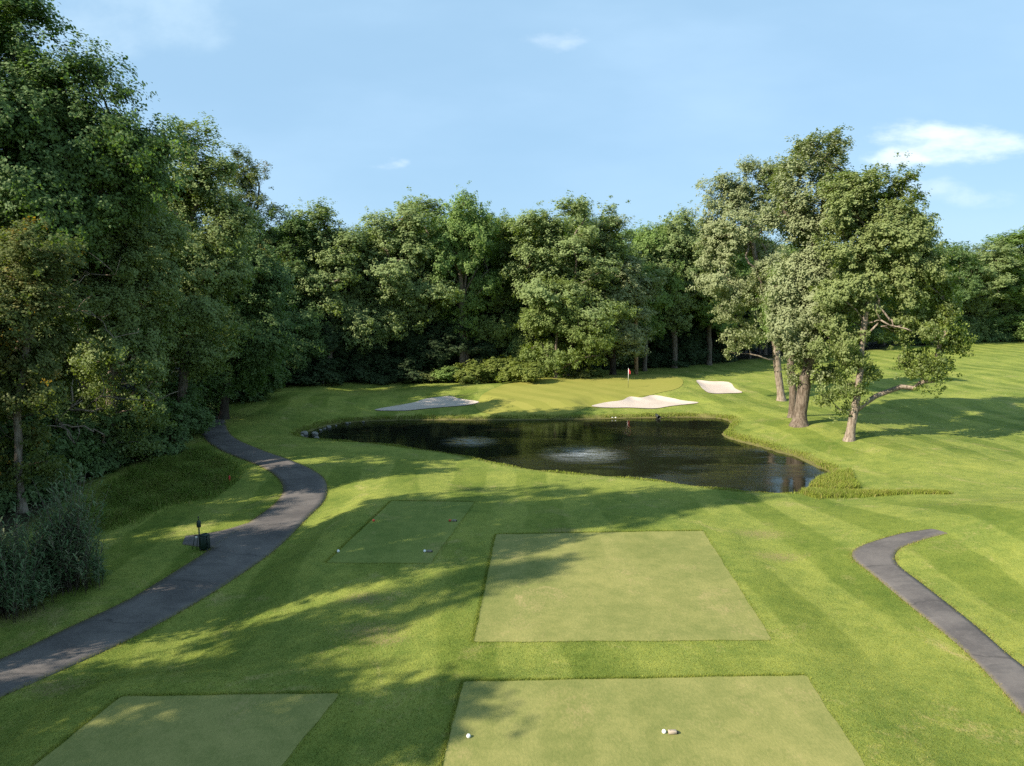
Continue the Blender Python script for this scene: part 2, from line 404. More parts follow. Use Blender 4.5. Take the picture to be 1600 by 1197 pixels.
amp = math_n(nt, 'ADD', math_n(nt, 'ADD', .10, math_n(nt, 'MULTIPLY', calm2, 1.5)), math_n(nt, 'MULTIPLY', boil, 2.0))
sp = ramp(nt, noise(nt, pos(nt, (1, 2.6, 1)), 7, 4, .75), .40, .60)
foam = math_n(nt, 'MULTIPLY', math_n(nt, 'MULTIPLY', boil, sp), 1.1, clamp=True)
L(nt, mix_c(nt, foam, (.009, .010, .006), (.42, .46, .50)), b.inputs['Base Color'])
L(nt, math_n(nt, 'ADD', .02, math_n(nt, 'MULTIPLY', foam, .4)), b.inputs['Roughness'])
hh = math_n(nt, 'MULTIPLY', math_n(nt, 'ADD', math_n(nt, 'MULTIPLY', big, .8), math_n(nt, 'MULTIPLY', fin, .32)), amp)
WB = bump(nt, b, hh, 1.0, .045)

# ------------------------------------------------------------------ ground objects
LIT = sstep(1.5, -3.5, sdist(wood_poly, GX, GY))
DP = sdist(pond, GX, GY)
BANK = sstep(.75, .15, DP)*sstep(-1.5, 0, DP)
WORN = np.zeros_like(GX)
for (px, py, r) in ((575, 985, 1.0), (570, 935, .8), (600, 1000, .7), (1190, 835, 1.0), (1215, 870, .9), (25, 960, 1.4), (880, 830, .8), (1100, 650, .7), (90, 1075, .9), (940, 848, .6)):
    q = ground(px, py); WORN = np.maximum(WORN, np.exp(-((GX-q[0])/(r*1.8))**2-((GY-q[1])/r)**2))
ny, nx = GX.shape
idx = np.arange(ny*nx).reshape(ny, nx)
Q = np.stack([idx[:-1, :-1], idx[:-1, 1:], idx[1:, 1:], idx[1:, :-1]], -1).reshape(-1, 4)
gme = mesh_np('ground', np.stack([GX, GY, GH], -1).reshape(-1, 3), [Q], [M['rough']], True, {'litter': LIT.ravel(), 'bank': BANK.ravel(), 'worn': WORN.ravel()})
go = obj('ground', gme); tag(go, 'rolling mown green grass ground around the tees, pond and green', 'ground', kind='structure')

def resample(P, step, closed=True):
    P = np.asarray(P, float)
    if closed: P = np.concatenate([P, P[:1]])
    s = np.concatenate([[0], np.cumsum(np.linalg.norm(np.diff(P, axis=0), axis=1))])
    n = max(3, int(round(s[-1]/step))); t = np.linspace(0, s[-1], n+1)
    R = np.stack([np.interp(t, s, P[:, k]) for k in range(P.shape[1])], 1)
    return R[:-1] if closed else R
def sheet(name, poly, mat, dz, step=.4, edge_drop=None, bstep=None):
    B = resample(poly, bstep or step)
    x0, y0 = B.min(0); x1, y1 = B.max(0)
    gx, gy = np.meshgrid(np.arange(x0, x1, step), np.arange(y0, y1, step))
    sd = sdist(B, gx, gy).ravel(); I = np.stack([gx.ravel(), gy.ravel()], 1)[sd < -.35*step]
    allp = np.concatenate([B, I]); nb = len(B)
    vs, es, fs, *_ = delaunay_2d_cdt([Vector(v) for v in allp], [(i, (i+1) % nb) for i in range(nb)], [list(range(nb))], 1, 1e-5)
    V2 = np.array([(v.x, v.y) for v in vs]); Z = hg(V2[:, 0], V2[:, 1])+dz
    if edge_drop is not None: Z = Z-edge_drop*sstep(-.1, 0, sdist(B, V2[:, 0], V2[:, 1]))
    tri = np.array([f for f in fs if len(f) == 3])
    # make all faces point up
    a, b_, c = V2[tri[:, 0]], V2[tri[:, 1]], V2[tri[:, 2]]
    cr = (b_[:, 0]-a[:, 0])*(c[:, 1]-a[:, 1])-(b_[:, 1]-a[:, 1])*(c[:, 0]-a[:, 0])
    tri[cr < 0] = tri[cr < 0][:, ::-1]
    return obj(name, mesh_np(name, np.column_stack([V2, Z]), [tri], [mat], True))
def gpoly(pts): return np.array([ground(*p)[:2] for p in pts])
tee_labs = ['large pale tee in the foreground with two white ball markers', 'wide sunlit pale tee in the middle with a clean left edge',
            'shaded tee at the bottom left corner', 'small shaded tee between the cart path and the middle tee']
tee_defs = list(zip(TEE_PX, tee_labs))
tees = []
def rounded(P, r=.06):
    P = np.asarray(P, float); o_ = []
    for i in range(len(P)):
        a, b_, c = P[i-1], P[i], P[(i+1) % len(P)]
        ua = (a-b_)/np.linalg.norm(a-b_); uc = (c-b_)/np.linalg.norm(c-b_)
        for t in (0, .33, .66, 1):
            o_.append((1-t)**2*(b_+ua*r)+2*t*(1-t)*b_+t*t*(b_+uc*r))
    return np.array(o_)
def clampg(p):
    if p[1] < 1190: return ground(*p)[:2]
    return at_plane(p[0], p[1], 0)
for P, lab in tee_defs:
    poly = rounded([at_plane(p[0], p[1], .012) for p in P]); tees.append(poly)
    pp = resample(poly, .12); s_ = np.arange(len(pp))*.12
    pp = pp+np.stack([.018*np.sin(s_*2.1)+.014*np.sin(s_*5.3+1), .018*np.sin(s_*1.7+2)+.014*np.sin(s_*4.7)], 1)
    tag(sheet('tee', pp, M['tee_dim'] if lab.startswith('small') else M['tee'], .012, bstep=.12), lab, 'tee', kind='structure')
tag(sheet('putting_green', green, M['green'], .030), 'smooth yellow green putting green with a flagstick', 'green', kind='structure')
ln = ['white sand bunker left of the putting green, half in shade', 'wide sunlit sand bunker in front of the putting green', 'small sunlit sand bunker right of the putting green']
for b_, lab in zip(bunkers, ln): tag(sheet('bunker_sand', b_, M['sand'], .06), lab, 'bunker', kind='structure')

# water
wp = np.array(pond); cN = wp.mean(0)
nrm = np.roll(wp, -1, 0)-np.roll(wp, 1, 0); nrm = np.stack([nrm[:, 1], -nrm[:, 0]], 1); nrm /= np.linalg.norm(nrm, axis=1, keepdims=True)
if (sdist(pond, *(wp+nrm*.3).T) < 0).mean() > .5: nrm = -nrm
wo = wp+nrm*.35
vs, es, fs, *_ = delaunay_2d_cdt([Vector(v) for v in wo], [(i, (i+1) % len(wo)) for i in range(len(wo))], [list(range(len(wo)))], 1, 1e-5)
tri = np.array([f for f in fs]); V2 = np.array([(v.x, v.y) for v in vs])
a, b_, c = V2[tri[:, 0]], V2[tri[:, 1]], V2[tri[:, 2]]
cr = (b_[:, 0]-a[:, 0])*(c[:, 1]-a[:, 1])-(b_[:, 1]-a[:, 1])*(c[:, 0]-a[:, 0]); tri[cr < 0] = tri[cr < 0][:, ::-1]
tag(obj('water', mesh_np('water', np.column_stack([V2, np.full(len(V2), WATER)]), [tri], [M['water']], True)), 'dark rippled pond reflecting the trees', 'pond', kind='structure')

# paths
def strip(name, Lp, Rp, lab, n=90, across=8):
    Lp = smooth_poly(Lp, 6, False); Rp = smooth_poly(Rp, 6, False)
    def res(P):
        s = np.concatenate([[0], np.cumsum(np.linalg.norm(np.diff(P, axis=0), axis=1))]); t = np.linspace(0, s[-1], n)
        return np.stack([np.interp(t, s, P[:, k]) for k in range(2)], 1)
    A, B = res(Lp), res(Rp)
    # small irregularity of the edge
    jit = np.cumsum(rng.normal(0, .03, (n, 2)), 0); jit -= np.linspace(0, 1, n)[:, None]*jit[-1]
    u = np.linspace(0, 1, across)
    P2 = A[:, None]*(1-u)[None, :, None]+B[:, None]*u[None, :, None]
    Z = hg(P2[..., 0], P2[..., 1])+.028+.02*np.sin(u*math.pi)[None]
    # skirts
    V = np.concatenate([P2, Z[..., None]], -1)
    lo0 = V[:, :1].copy(); lo0[..., 2] -= .09; lo1 = V[:, -1:].copy(); lo1[..., 2] -= .09
    V = np.concatenate([lo0, V, lo1], 1); k = across+2
    ed = np.broadcast_to(np.concatenate([[1], np.abs(u-.5)*2, [1]])**3, (n, k))
    idx = np.arange(n*k).reshape(n, k)
    q = np.stack([idx[:-1, :-1], idx[:-1, 1:], idx[1:, 1:], idx[1:, :-1]], -1).reshape(-1, 4)
    o = obj(name, mesh_np(name, V.reshape(-1, 3), [q], [M['asphalt']], True, {'edge': ed.ravel()}))
    tag(o, lab, 'path', kind='structure')
    return A, B
pl = gpoly([(-160, 1090), (0, 1031), (100, 985), (200, 938), (275, 893), (330, 858), (385, 820), (425, 791), (442, 768), (432, 745), (395, 724), (345, 704), (320, 686), (308, 668), (302, 654), (300, 645)])
pr = gpoly([(-160, 1160), (0, 1090), (100, 1046), (200, 1000), (300, 946), (370, 902), (435, 855), (475, 815), (505, 785), (511, 762), (500, 742), (455, 720), (400, 700), (366, 684), (354, 668), (352, 652), (352, 642)])
pathL = strip('cart_path', pl, pr, 'dark asphalt cart path curving along the left woods', 130)
sa = gpoly([(405, 812), (345, 830), (290, 838)]); sb = gpoly([(370, 856), (330, 857), (285, 851)])
strip('path_spur', sa[::-1], sb[::-1], 'short asphalt pull-off beside the ball washer', 14)
ql = gpoly([(1720, 1270), (1600, 1118), (1510, 1020), (1420, 945), (1360, 895), (1333, 873), (1337, 858), (1370, 845), (1410, 834), (1455, 827)])
qr = gpoly([(1810, 1190), (1600, 1043), (1520, 975), (1450, 920), (1405, 885), (1398, 868), (1410, 855), (1440, 844), (1462, 838), (1480, 834)])
pathR = strip('cart_path', ql, qr, 'grey asphalt cart path on the right bending away behind the grass mound', 80)

# ------------------------------------------------------------------ foliage materials
def leaf_mat(name, c1, c2, c3, under, odd=None, transl=.28, rough=.6):
    m = bpy.data.materials.new(name); m.use_nodes = True; nt = m.node_tree; nt.nodes.clear()
    out = N(nt, 'ShaderNodeOutputMaterial'); b = N(nt, 'ShaderNodeBsdfPrincipled')
    a = N(nt, 'ShaderNodeAttribute', attribute_name='tint')
    oi = N(nt, 'ShaderNodeObjectInfo')
    f = math_n(nt, 'ADD', a.outputs['Fac'], math_n(nt, 'MULTIPLY', math_n(nt, 'SUBTRACT', oi.outputs['Random'], .5), .35))
    col = mix_c(nt, ramp(nt, f, .0, .5), c1, c2); col = mix_c(nt, ramp(nt, f, .5, 1.0), col, c3)
    if odd: col = mix_c(nt, ramp(nt, a.outputs['Fac'], .93, .97), col, odd)
    g = N(nt, 'ShaderNodeNewGeometry')
    top = col
    col = mix_c(nt, math_n(nt, 'MULTIPLY', g.outputs['Backfacing'], .8), col, under)
    L(nt, col, b.inputs['Base Color']); b.inputs['Roughness'].default_value = rough; b.inputs['Specular IOR Level'].default_value = .2
    t = N(nt, 'ShaderNodeBsdfTranslucent')
    L(nt, mix_c(nt, 1.0, top, (1.25, 1.35, .55), 'MULTIPLY'), t.inputs[0])
    mx = N(nt, 'ShaderNodeMixShader'); mx.inputs[0].default_value = transl
    L(nt, b.outputs[0], mx.inputs[1]); L(nt, t.outputs[0], mx.inputs[2]); L(nt, mx.outputs[0], out.inputs[0])
    return m
M['leaf_silver'] = leaf_mat('silver_leaf', (.130, .172, .056), (.200, .240, .092), (.268, .305, .138), (.33, .365, .20), None, .38)
M['leaf_bright'] = leaf_mat('bright_leaf', (0.124, 0.177, 0.036), (0.195, 0.250, 0.055), (0.260, 0.309, 0.084), (0.236, 0.277, 0.116), None, .38)
M['leaf_shaded'] = leaf_mat('shaded_leaf', (.024, .050, .014), (.040, .074, .020), (.062, .098, .030), (.06, .09, .04), None, .25)  # darkened leaf copy: shade of the lower wood put into its colour
M['leaf_mid'] = leaf_mat('mid_leaf', (0.096, 0.172, 0.030), (0.159, 0.247, 0.043), (0.228, 0.324, 0.063), (0.207, 0.292, 0.096), None, .38)
M['leaf_dark'] = leaf_mat('dark_leaf', (0.059, 0.113, 0.027), (0.096, 0.169, 0.040), (0.155, 0.232, 0.063), (0.148, 0.216, 0.084), None, .38)
M['leaf_warm'] = leaf_mat('warm_leaf', (.085, .120, .022), (.145, .182, .034), (.210, .232, .050), (.165, .195, .075), (.34, .20, .03), .38)
M['leaf_olive'] = leaf_mat('olive_leaf', (0.106, 0.155, 0.036), (0.171, 0.230, 0.057), (0.240, 0.296, 0.090), (0.240, 0.302, 0.129), None, .38)
M['leaf_lime'] = leaf_mat('lime_leaf', (0.116, 0.176, 0.029), (0.182, 0.248, 0.044), (0.248, 0.303, 0.066), (0.198, 0.253, 0.088), None, .38)
M['leaf_shrub'] = leaf_mat('shrub_leaf', (.135, .180, .026), (.215, .265, .036), (.285, .315, .055), (.20, .24, .07), None, .4)
M['leaf_blue'] = leaf_mat('blue_leaf', (.038, .075, .045), (.065, .110, .070), (.10, .150, .10), (.10, .14, .10), None, .2)
def bark_mat(name, c1, c2):
    m, nt, b, out = new_mat(name)
    tcx = N(nt, 'ShaderNodeTexCoord'); mp = N(nt, 'ShaderNodeMapping'); mp.inputs['Scale'].default_value = (1, 1, .18); L(nt, tcx.outputs['Object'], mp.inputs[0])
    n1 = noise(nt, mp.outputs[0], 9, 5, .7, .6); n2 = noise(nt, tcx.outputs['Object'], 1.3, 3)
    col = mix_c(nt, ramp(nt, n1, .35, .65), c1, c2); col = mix_c(nt, math_n(nt, 'MULTIPLY', ramp(nt, n2, .5, .75), .4), col, (.07, .08, .05))
    L(nt, col, b.inputs['Base Color']); b.inputs['Roughness'].default_value = .95; b.inputs['Specular IOR Level'].default_value = .1
    bump(nt, b, n1, .9, .06); return m
M['bark'] = bark_mat('grey_brown_bark', (.075, .056, .042), (.21, .17, .135))
M['bark_pale'] = bark_mat('pale_bark', (.13, .10, .075), (.33, .27, .215))
M['bark_dark'] = bark_mat('dark_bark', (.030, .024, .019), (.085, .068, .054))

# ------------------------------------------------------------------ tree generator
def grow(base, lobes, n_clumps, trunk_r, seed, trunk_top=None, limbs=(), inner=.45, wob=.25):
    """skeleton reaching into every lobe. returns nodes, parent, count, clump centres (with lobe radius fraction)"""
    r = np.random.default_rng(seed)
    lobes = np.asarray(lobes, float)
    base = np.asarray(base, float)
    vol = lobes[:, 3]*lobes[:, 4]*lobes[:, 5]; pr = vol**.72; pr /= pr.sum()
    zc = (lobes[:, 2]*pr).sum(); ctr = (lobes[:, :3]*pr[:, None]).sum(0)
    top = lobes[np.argmax(lobes[:, 2]), :3]
    if trunk_top is None: trunk_top = ctr*.55+top*.45
    tt = np.asarray(trunk_top, float)
    nT = max(5, int((tt[2]-base[2])/1.0))
    t = np.linspace(0, 1, nT)
    nodes = base+(tt-base)*np.stack([t**1.15, t**1.15, t], 1)
    wv = np.cumsum(r.normal(0, wob*.35, (nT, 2)), 0); wv -= t[:, None]*wv[-1]; nodes[:, :2] += wv*np.minimum(1, t*3)[:, None]
    nodes = [tuple(v) for v in nodes]; par = [-1]+list(range(nT-1))
    NP = np.array(nodes)
    cap = 60000; buf = np.zeros((cap, 3)); buf[:nT] = NP; n = nT; parent = np.full(cap, -1); parent[:nT] = par
    def add_path(i, target, bend=.12, step=.9):
        nonlocal n
        a = buf[i].copy(); d = target-a; L_ = np.linalg.norm(d); k = max(1, int(L_/step))
        off = r.normal(0, 1, 3)*L_*bend; off[2] = abs(off[2])*.6
        last = i
        for s in range(1, k+1):
            u = s/k; q = a+d*u+off*math.sin(math.pi*u)+(r.normal(0, .05, 3)*L_**.5 if s < k else 0)
            buf[n] = q; parent[n] = last; last = n; n += 1
        return last
    for lm in limbs:                           # explicit limbs: list of points, first joins the nearest trunk node
        i = int(np.argmin(((buf[:nT]-np.asarray(lm[0]))**2).sum(1)))
        for q in lm[1:]:
            i = add_path(i, np.asarray(q, float), .05, .5)
            for _ in range(2):
                tw = np.asarray(q, float)+r.normal(0, .75, 3)+np.array([0, 0, .35]); add_path(i, tw, .12, .4)
    limb_rng = (nT, n)
    order = np.argsort(lobes[:, 2])
    for k in order:                            # one limb to each lobe
        c = lobes[k, :3]; hd = np.linalg.norm(c[:2]-ctr[:2])
        zt = c[2]-.75*hd-.5*lobes[k, 5]*.3
        cand = np.where((buf[:n, 2] <= max(zt+1.5, base[2]+.18*(tt[2]-base[2]))) & (buf[:n, 2] > base[2]+.12*(tt[2]-base[2])))[0]
        if len(cand) == 0: cand = np.arange(1, nT)
        cost = np.linalg.norm(buf[cand]-c, axis=1)+.4*np.abs(buf[cand, 2]-zt)
        add_path(int(cand[np.argmin(cost)]), c, .10)
    # boughs: dense masses of leaf near the surface of each lobe, with gaps between
    nb = max(len(lobes)*3, int(n_clumps/8.0))
    kb = np.concatenate([np.repeat(np.arange(len(lobes)), 2), r.choice(len(lobes), nb-2*len(lobes), p=pr)])
    db = r.normal(0, 1, (nb, 3)); db[:, 2] = db[:, 2]*.9+.15; db /= np.linalg.norm(db, axis=1, keepdims=True)
    rb = (inner+.12)+(.93-inner-.12)*r.random(nb)**.8
    BC = lobes[kb, :3]+db*rb[:, None]*lobes[kb, 3:6]
    BR = (lobes[kb, 3]*lobes[kb, 4]*lobes[kb, 5])**(1/3)*r.uniform(.32, .56, nb)
    for k in range(nb):
        if BC[k, 2] < base[2]+.4: continue
        dv = buf[:n]-BC[k]; cost = np.sqrt((dv**2).sum(1))+.7*np.maximum(0, dv[:, 2]); cost[:2] += 50
        add_path(int(np.argmin(cost)), BC[k], .10)
    wb = BR**1.5; kk = r.choice(nb, n_clumps, p=wb/wb.sum())
    dd = r.normal(0, 1, (n_clumps, 3)); dd /= np.linalg.norm(dd, axis=1, keepdims=True)
    P = BC[kk]+dd*(BR[kk]*r.random(n_clumps)**.45)[:, None]*np.array([1.05, 1.05, .82])
    P = np.column_stack([P, BC[kk]])
    P = P[np.argsort(np.linalg.norm(P[:, :3]-P[:, 3:], axis=1))]
    P = P[P[:, 2] > base[2]+.3]
    for p in P[:, :3]:
        dv = buf[:n]-p; cost = np.sqrt((dv**2).sum(1))+.7*np.maximum(0, dv[:, 2])
        cost[:2] += 50
        add_path(int(np.argmin(cost)), p, .10)
        if n > cap-300: break
    buf = buf[:n].copy(); parent = parent[:n].copy()
    cnt = np.zeros(n); has = np.zeros(n, bool); has[parent[1:]] = True; cnt[~has] = 1
    for i in range(n-1, 0, -1): cnt[parent[i]] += cnt[i]
    grow.limb = limb_rng
    return buf, parent, cnt, P, nT
def limb_taper(l0, l1, parent):
    t = np.zeros(max(l1-l0, 0))
    for k in range(l0, l1): t[k-l0] = .075 if parent[k] < l0 else max(.022, t[parent[k]-l0]*.93)
    return t
def wood_mesh(name, buf, parent, cnt, nT, trunk_r, mat, base, flare=1.55, min_r=.012):
    n = len(buf); R = trunk_r*(cnt/cnt[0])**.54; R = np.maximum(R, min_r); l0, l1 = grow.limb; R[l0:l1] = np.maximum(R[l0:l1], limb_taper(l0, l1, parent))
    # taper of the trunk
    kids = [[] for _ in range(n)]
    for i in range(1, n): kids[parent[i]].append(i)
    mb = MB(); starts = [(0, None)]
    while starts:
        i, p = starts.pop(); ch = []; rr = []
        if p is not None: ch.append(buf[p]); rr.append(min(R[p], R[i]*1.25))
        while True:
            ch.append(buf[i]); rr.append(R[i])
            if not kids[i]: rr[-1] *= .5; break
            ks = sorted(kids[i], key=lambda k: -cnt[k])
            for k in ks[1:]: starts.append((k, i))
            i = ks[0]
        if len(ch) < 2: continue
        ch = np.array(ch); rr = np.array(rr)
        if p is None:
            b0 = ch[0].copy()
            ext = np.array([b0-[0, 0, .35], b0+[0, 0, .0], b0+(ch[1]-b0)*.25, b0+(ch[1]-b0)*.6])
            er = rr[0]*np.array([flare*1.15, flare, 1+.5*(flare-1), 1.08])
            ch = np.concatenate([ext, ch[1:]]); rr = np.concatenate([er, rr[1:]])
            mb.tube(ch, rr, 12)
        else: mb.tube(ch, rr, 7 if rr[0] > .12 else (5 if rr[0] > .04 else 3))
    V = np.concatenate(mb.v)-base
    return mesh_np(name, V, [np.concatenate(mb.q), np.concatenate(mb.t)], [mat], True)
def leaves_mesh(name, P, base, per, clump_r, size, mat, seed, ctr=None, asp=.62, droop=.35, sprigs=7, tint_var=.5, odd_share=.045):
    r = np.random.default_rng(seed+99); n = len(P); PC = P[:, 3:]-np.array([0, 0, .5]); P = P[:, :3]
    cr = clump_r*(.6+.8*r.random(n)); ctint = np.clip(r.normal(.5, .22, n)+.0, 0, 1)
    # sprigs round a clump
    sp = np.repeat(np.arange(n), sprigs)
    sc = P[sp]+r.normal(0, 1, (len(sp), 3))*np.array([.58, .58, .52])*cr[sp][:, None]
    kl = max(1, per//sprigs)
    lf = np.repeat(np.arange(len(sp)), kl); m = len(lf)
    lp = sc[lf]+r.normal(0, 1, (m, 3))*np.array([.34, .34, .29])*(clump_r*.62)
    if ctr is None: ctr = P.mean(0)
    outw = lp-(PC[sp][lf]*.75+ctr*.25); outw /= np.linalg.norm(outw, axis=1, keepdims=True)+1e-6
    nrm = r.normal(0, .36, (m, 3))+outw*.85+np.array([0, 0, .38]); nrm /= np.linalg.norm(nrm, axis=1, keepdims=True)
    ax = r.normal(0, 1, (m, 3))+outw*.8-np.array([0, 0, droop]); ax -= nrm*(ax*nrm).sum(1, keepdims=True); ax /= np.linalg.norm(ax, axis=1, keepdims=True)+1e-6
    sd = np.cross(nrm, ax); s = size*(.6+.8*r.random(m))[:, None]
    fold = nrm*s*.12
    a = lp-ax*s*.5; b_ = lp+sd*s*asp*.5+fold; c = lp+ax*s*.5; d = lp-sd*s*asp*.5+fold
    V = np.stack([a, d, c, b_], 1).reshape(-1, 3)-base
    q = np.arange(m*4).reshape(m, 4)[:, ::-1]
    tint = np.clip(ctint[sp][lf]*(1-tint_var*.4)+tint_var*.4*r.random(m)*1.0+r.normal(0, .06, m), 0, 1)
    odd = r.random(n) > 1-odd_share
    tint = np.where(odd[sp][lf] & (r.random(m) > .3), .98, np.minimum(tint, .92))
    return mesh_np(name, V, [q], [mat], False, {'tint': np.repeat(tint, 4)})
def px_lobes(Y, L_, depth=.95, jit=0, seed=0):
    """lobes measured on the photo turned into ellipsoids of real size around the tree's own distance"""
    r = np.random.default_rng(seed); o_ = []
    for l in L_:
        px, py, rx, ry = l[:4]; dy = l[4] if len(l) > 4 else r.uniform(-.25, .25)*rx/F_PX*Y
        x, _, z = at_y(px, py, Y+dy); s = (Y+dy)/F_PX
        o_.append((x, Y+dy, z, rx*s, depth*(rx*.55+ry*.45)*s, ry*s))
    return np.array(o_)
def tree(name, base, lobes, label, cat='tree', group=None, n=500, per=84, cr=.75, size=.22, leaf='leaf_mid', bark='bark', tr=.35, seed=1, inner=.45, limbs=(), trunk_top=None, asp=.62, droop=.35, wob=.25, flare=1.5, odd=.045):
    base = np.asarray(base, float); n = int(n*1.35); cr *= 1.08
    buf, par, cnt, P, nT = grow(base, lobes, n, tr, seed, trunk_top, limbs, inner, wob)
    root = thing(name, tuple(base), label, cat, group)
    obj('trunk', wood_mesh('trunk', buf, par, cnt, nT, tr, M[bark], base, flare), root)
    obj('crown', leaves_mesh('crown', P, base, per, cr, size, M[leaf], seed, asp=asp, droop=droop, odd_share=odd), root)
    return root
def copy_tree(root, loc, rz, sc, label, group=None, cat=None, leaf=None):
    r = root.copy(); C.objects.link(r); r.location = loc; r.rotation_euler = (0, 0, rz); r.scale = sc
    r['label'] = label
    if cat: r['category'] = cat
    if group: r['group'] = group
    elif 'group' in r: del r['group']
    for ch in list(root.children):
        c = ch.copy(); C.objects.link(c); c.parent = r
        if leaf and c.name.startswith('crown'):
            c.material_slots[0].link = 'OBJECT'; c.material_slots[0].material = M[leaf]
    return r

# ---- the three big trees at the right of the pond
GR = 'big trees standing right of the pond'
bA = ground(1221, 626); YA = bA[1]
tree('maple_tree', bA, px_lobes(YA, [(1120, 310, 42, 26), (1165, 290, 45, 32), (1205, 300, 40, 40), (1140, 365, 45, 40), (1190, 360, 50, 45), (1130, 430, 40, 36), (1165, 470, 46, 40), (1210, 430, 40, 50), (1165, 530, 34, 26), (1195, 505, 30, 26), (1150, 552, 18, 10)], seed=4),
     'silver leaved tree nearest the small bunker, its trunk farthest back in the waterside group', group=GR, n=560, per=140, cr=.68, size=.20, leaf='leaf_silver', bark='bark_pale', tr=.38, seed=11, inner=.5,
     limbs=[[at_y(1218, 500, YA), at_y(1205, 440, YA-.5), at_y(1186, 372, YA-1)], [at_y(1216, 520, YA), at_y(1190, 440, YA-1.2), at_y(1165, 400, YA-1.5)]])
bB = ground(1249, 664); YB = bB[1]
tree('maple_tree', bB, px_lobes(YB, [(1285, 250, 36, 34), (1320, 270, 26, 30), (1250, 280, 40, 34), (1225, 330, 40, 36), (1290, 330, 40, 46), (1250, 380, 38, 40), (1260, 440, 46, 36), (1290, 480, 50, 40), (1250, 510, 42, 40), (1285, 545, 40, 30), (1290, 590, 20, 16), (1243, 585, 10, 18)], seed=5),
     'tallest tree of the waterside group, on a thick split trunk at the centre', group=GR, n=720, per=140, cr=.66, size=.20, leaf='leaf_silver', bark='bark', tr=.50, seed=12, inner=.5, flare=1.6, trunk_top=at_y(1285, 330, YB),
     limbs=[[at_y(1262, 600, YB), at_y(1272, 520, YB-.6), at_y(1282, 430, YB-1), at_y(1266, 370, YB-1)]])
bB2 = ground(1238, 652); YB2 = bB2[1]
tree('maple_tree', bB2, px_lobes(YB2, [(1250, 540, 20, 20), (1235, 500, 30, 30), (1240, 450, 34, 36)], seed=6),
     'slim tree growing close behind the thick split trunk by the pond', group=GR, n=160, per=126, cr=.66, size=.20, leaf='leaf_mid', bark='bark', tr=.30, seed=15, inner=.4)
bC = ground(1327, 688); YC = bC[1]
tree('maple_tree', bC, px_lobes(YC, [(1365, 300, 46, 36), (1325, 320, 45, 40), (1410, 310, 40, 38), (1440, 365, 32, 34), (1390, 370, 60, 45), (1320, 385, 48, 46), (1430, 430, 46, 40), (1465, 420, 30, 34), (1365, 440, 50, 40), (1472, 462, 26, 34), (1480, 505, 20, 30), (1320, 470, 44, 40), (1440, 505, 46, 30), (1400, 520, 24, 22), (1345, 545, 42, 28), (1305, 540, 36, 36), (1330, 590, 36, 26), (1475, 545, 24, 22), (1440, 575, 34, 24), (1465, 595, 22, 14), (1295, 622, 16, 16), (1312, 640, 12, 10), (1405, 565, 18, 14)], seed=7),
     'bright green tree closest to the camera in the waterside group, with a drooping right limb', group=GR, n=820, per=140, cr=.54, size=.18, leaf='leaf_bright', bark='bark_pale', tr=.31, seed=13, inner=.5, trunk_top=at_y(1360, 360, YC),
     limbs=[[at_y(1345, 490, YC), at_y(1372, 478, YC-1), at_y(1392, 508, YC-1.4)], [at_y(1343, 520, YC), at_y(1376, 500, YC-1.2), at_y(1396, 512, YC-1.6)]])

# ---- left woods, nearest trees modelled on their outlines
GLW = 'tall trees along the left cart path'
bL = ground(46, 762); Y1 = bL[1]
tree('oak_tree', bL, px_lobes(Y1, [(18, 30, 50, 56), (-70, 40, 80, 80), (85, 105, 56, 40), (135, 92, 44, 18), (176, 104, 30, 10), (50, 150, 90, 56), (155, 160, 46, 28), (-40, 170, 120, 80), (120, 215, 95, 50), (210, 225, 50, 38), (30, 270, 110, 70), (-70, 300, 90, 80), (150, 290, 90, 55), (60, 360, 90, 60), (222, 275, 40, 36)], seed=21),
     'tallest dark tree at the upper left corner, with ragged branches against the sky', group=GLW, n=1050, per=140, cr=.74, size=.20, leaf='leaf_dark', bark='bark', tr=.42, seed=21, inner=.45)
bL = ground(36, 800); Y0 = bL[1]
tree('cherry_tree', bL, px_lobes(Y0, [(10, 430, 70, 60), (60, 390, 60, 44), (-50, 480, 80, 80), (30, 520, 60, 60), (75, 470, 44, 40), (-10, 610, 60, 50), (35, 600, 44, 44), (10, 680, 44, 40), (70, 640, 30, 30), (5, 740, 36, 30), (75, 720, 24, 26)], seed=22),
     'yellowing tree with orange leaves at the left edge of the woods', group=GLW, n=480, per=140, cr=.55, size=.16, leaf='leaf_warm', bark='bark_pale', tr=.18, seed=22, inner=.45, odd=.07)
bL = ground(175, 728); Y2 = bL[1]
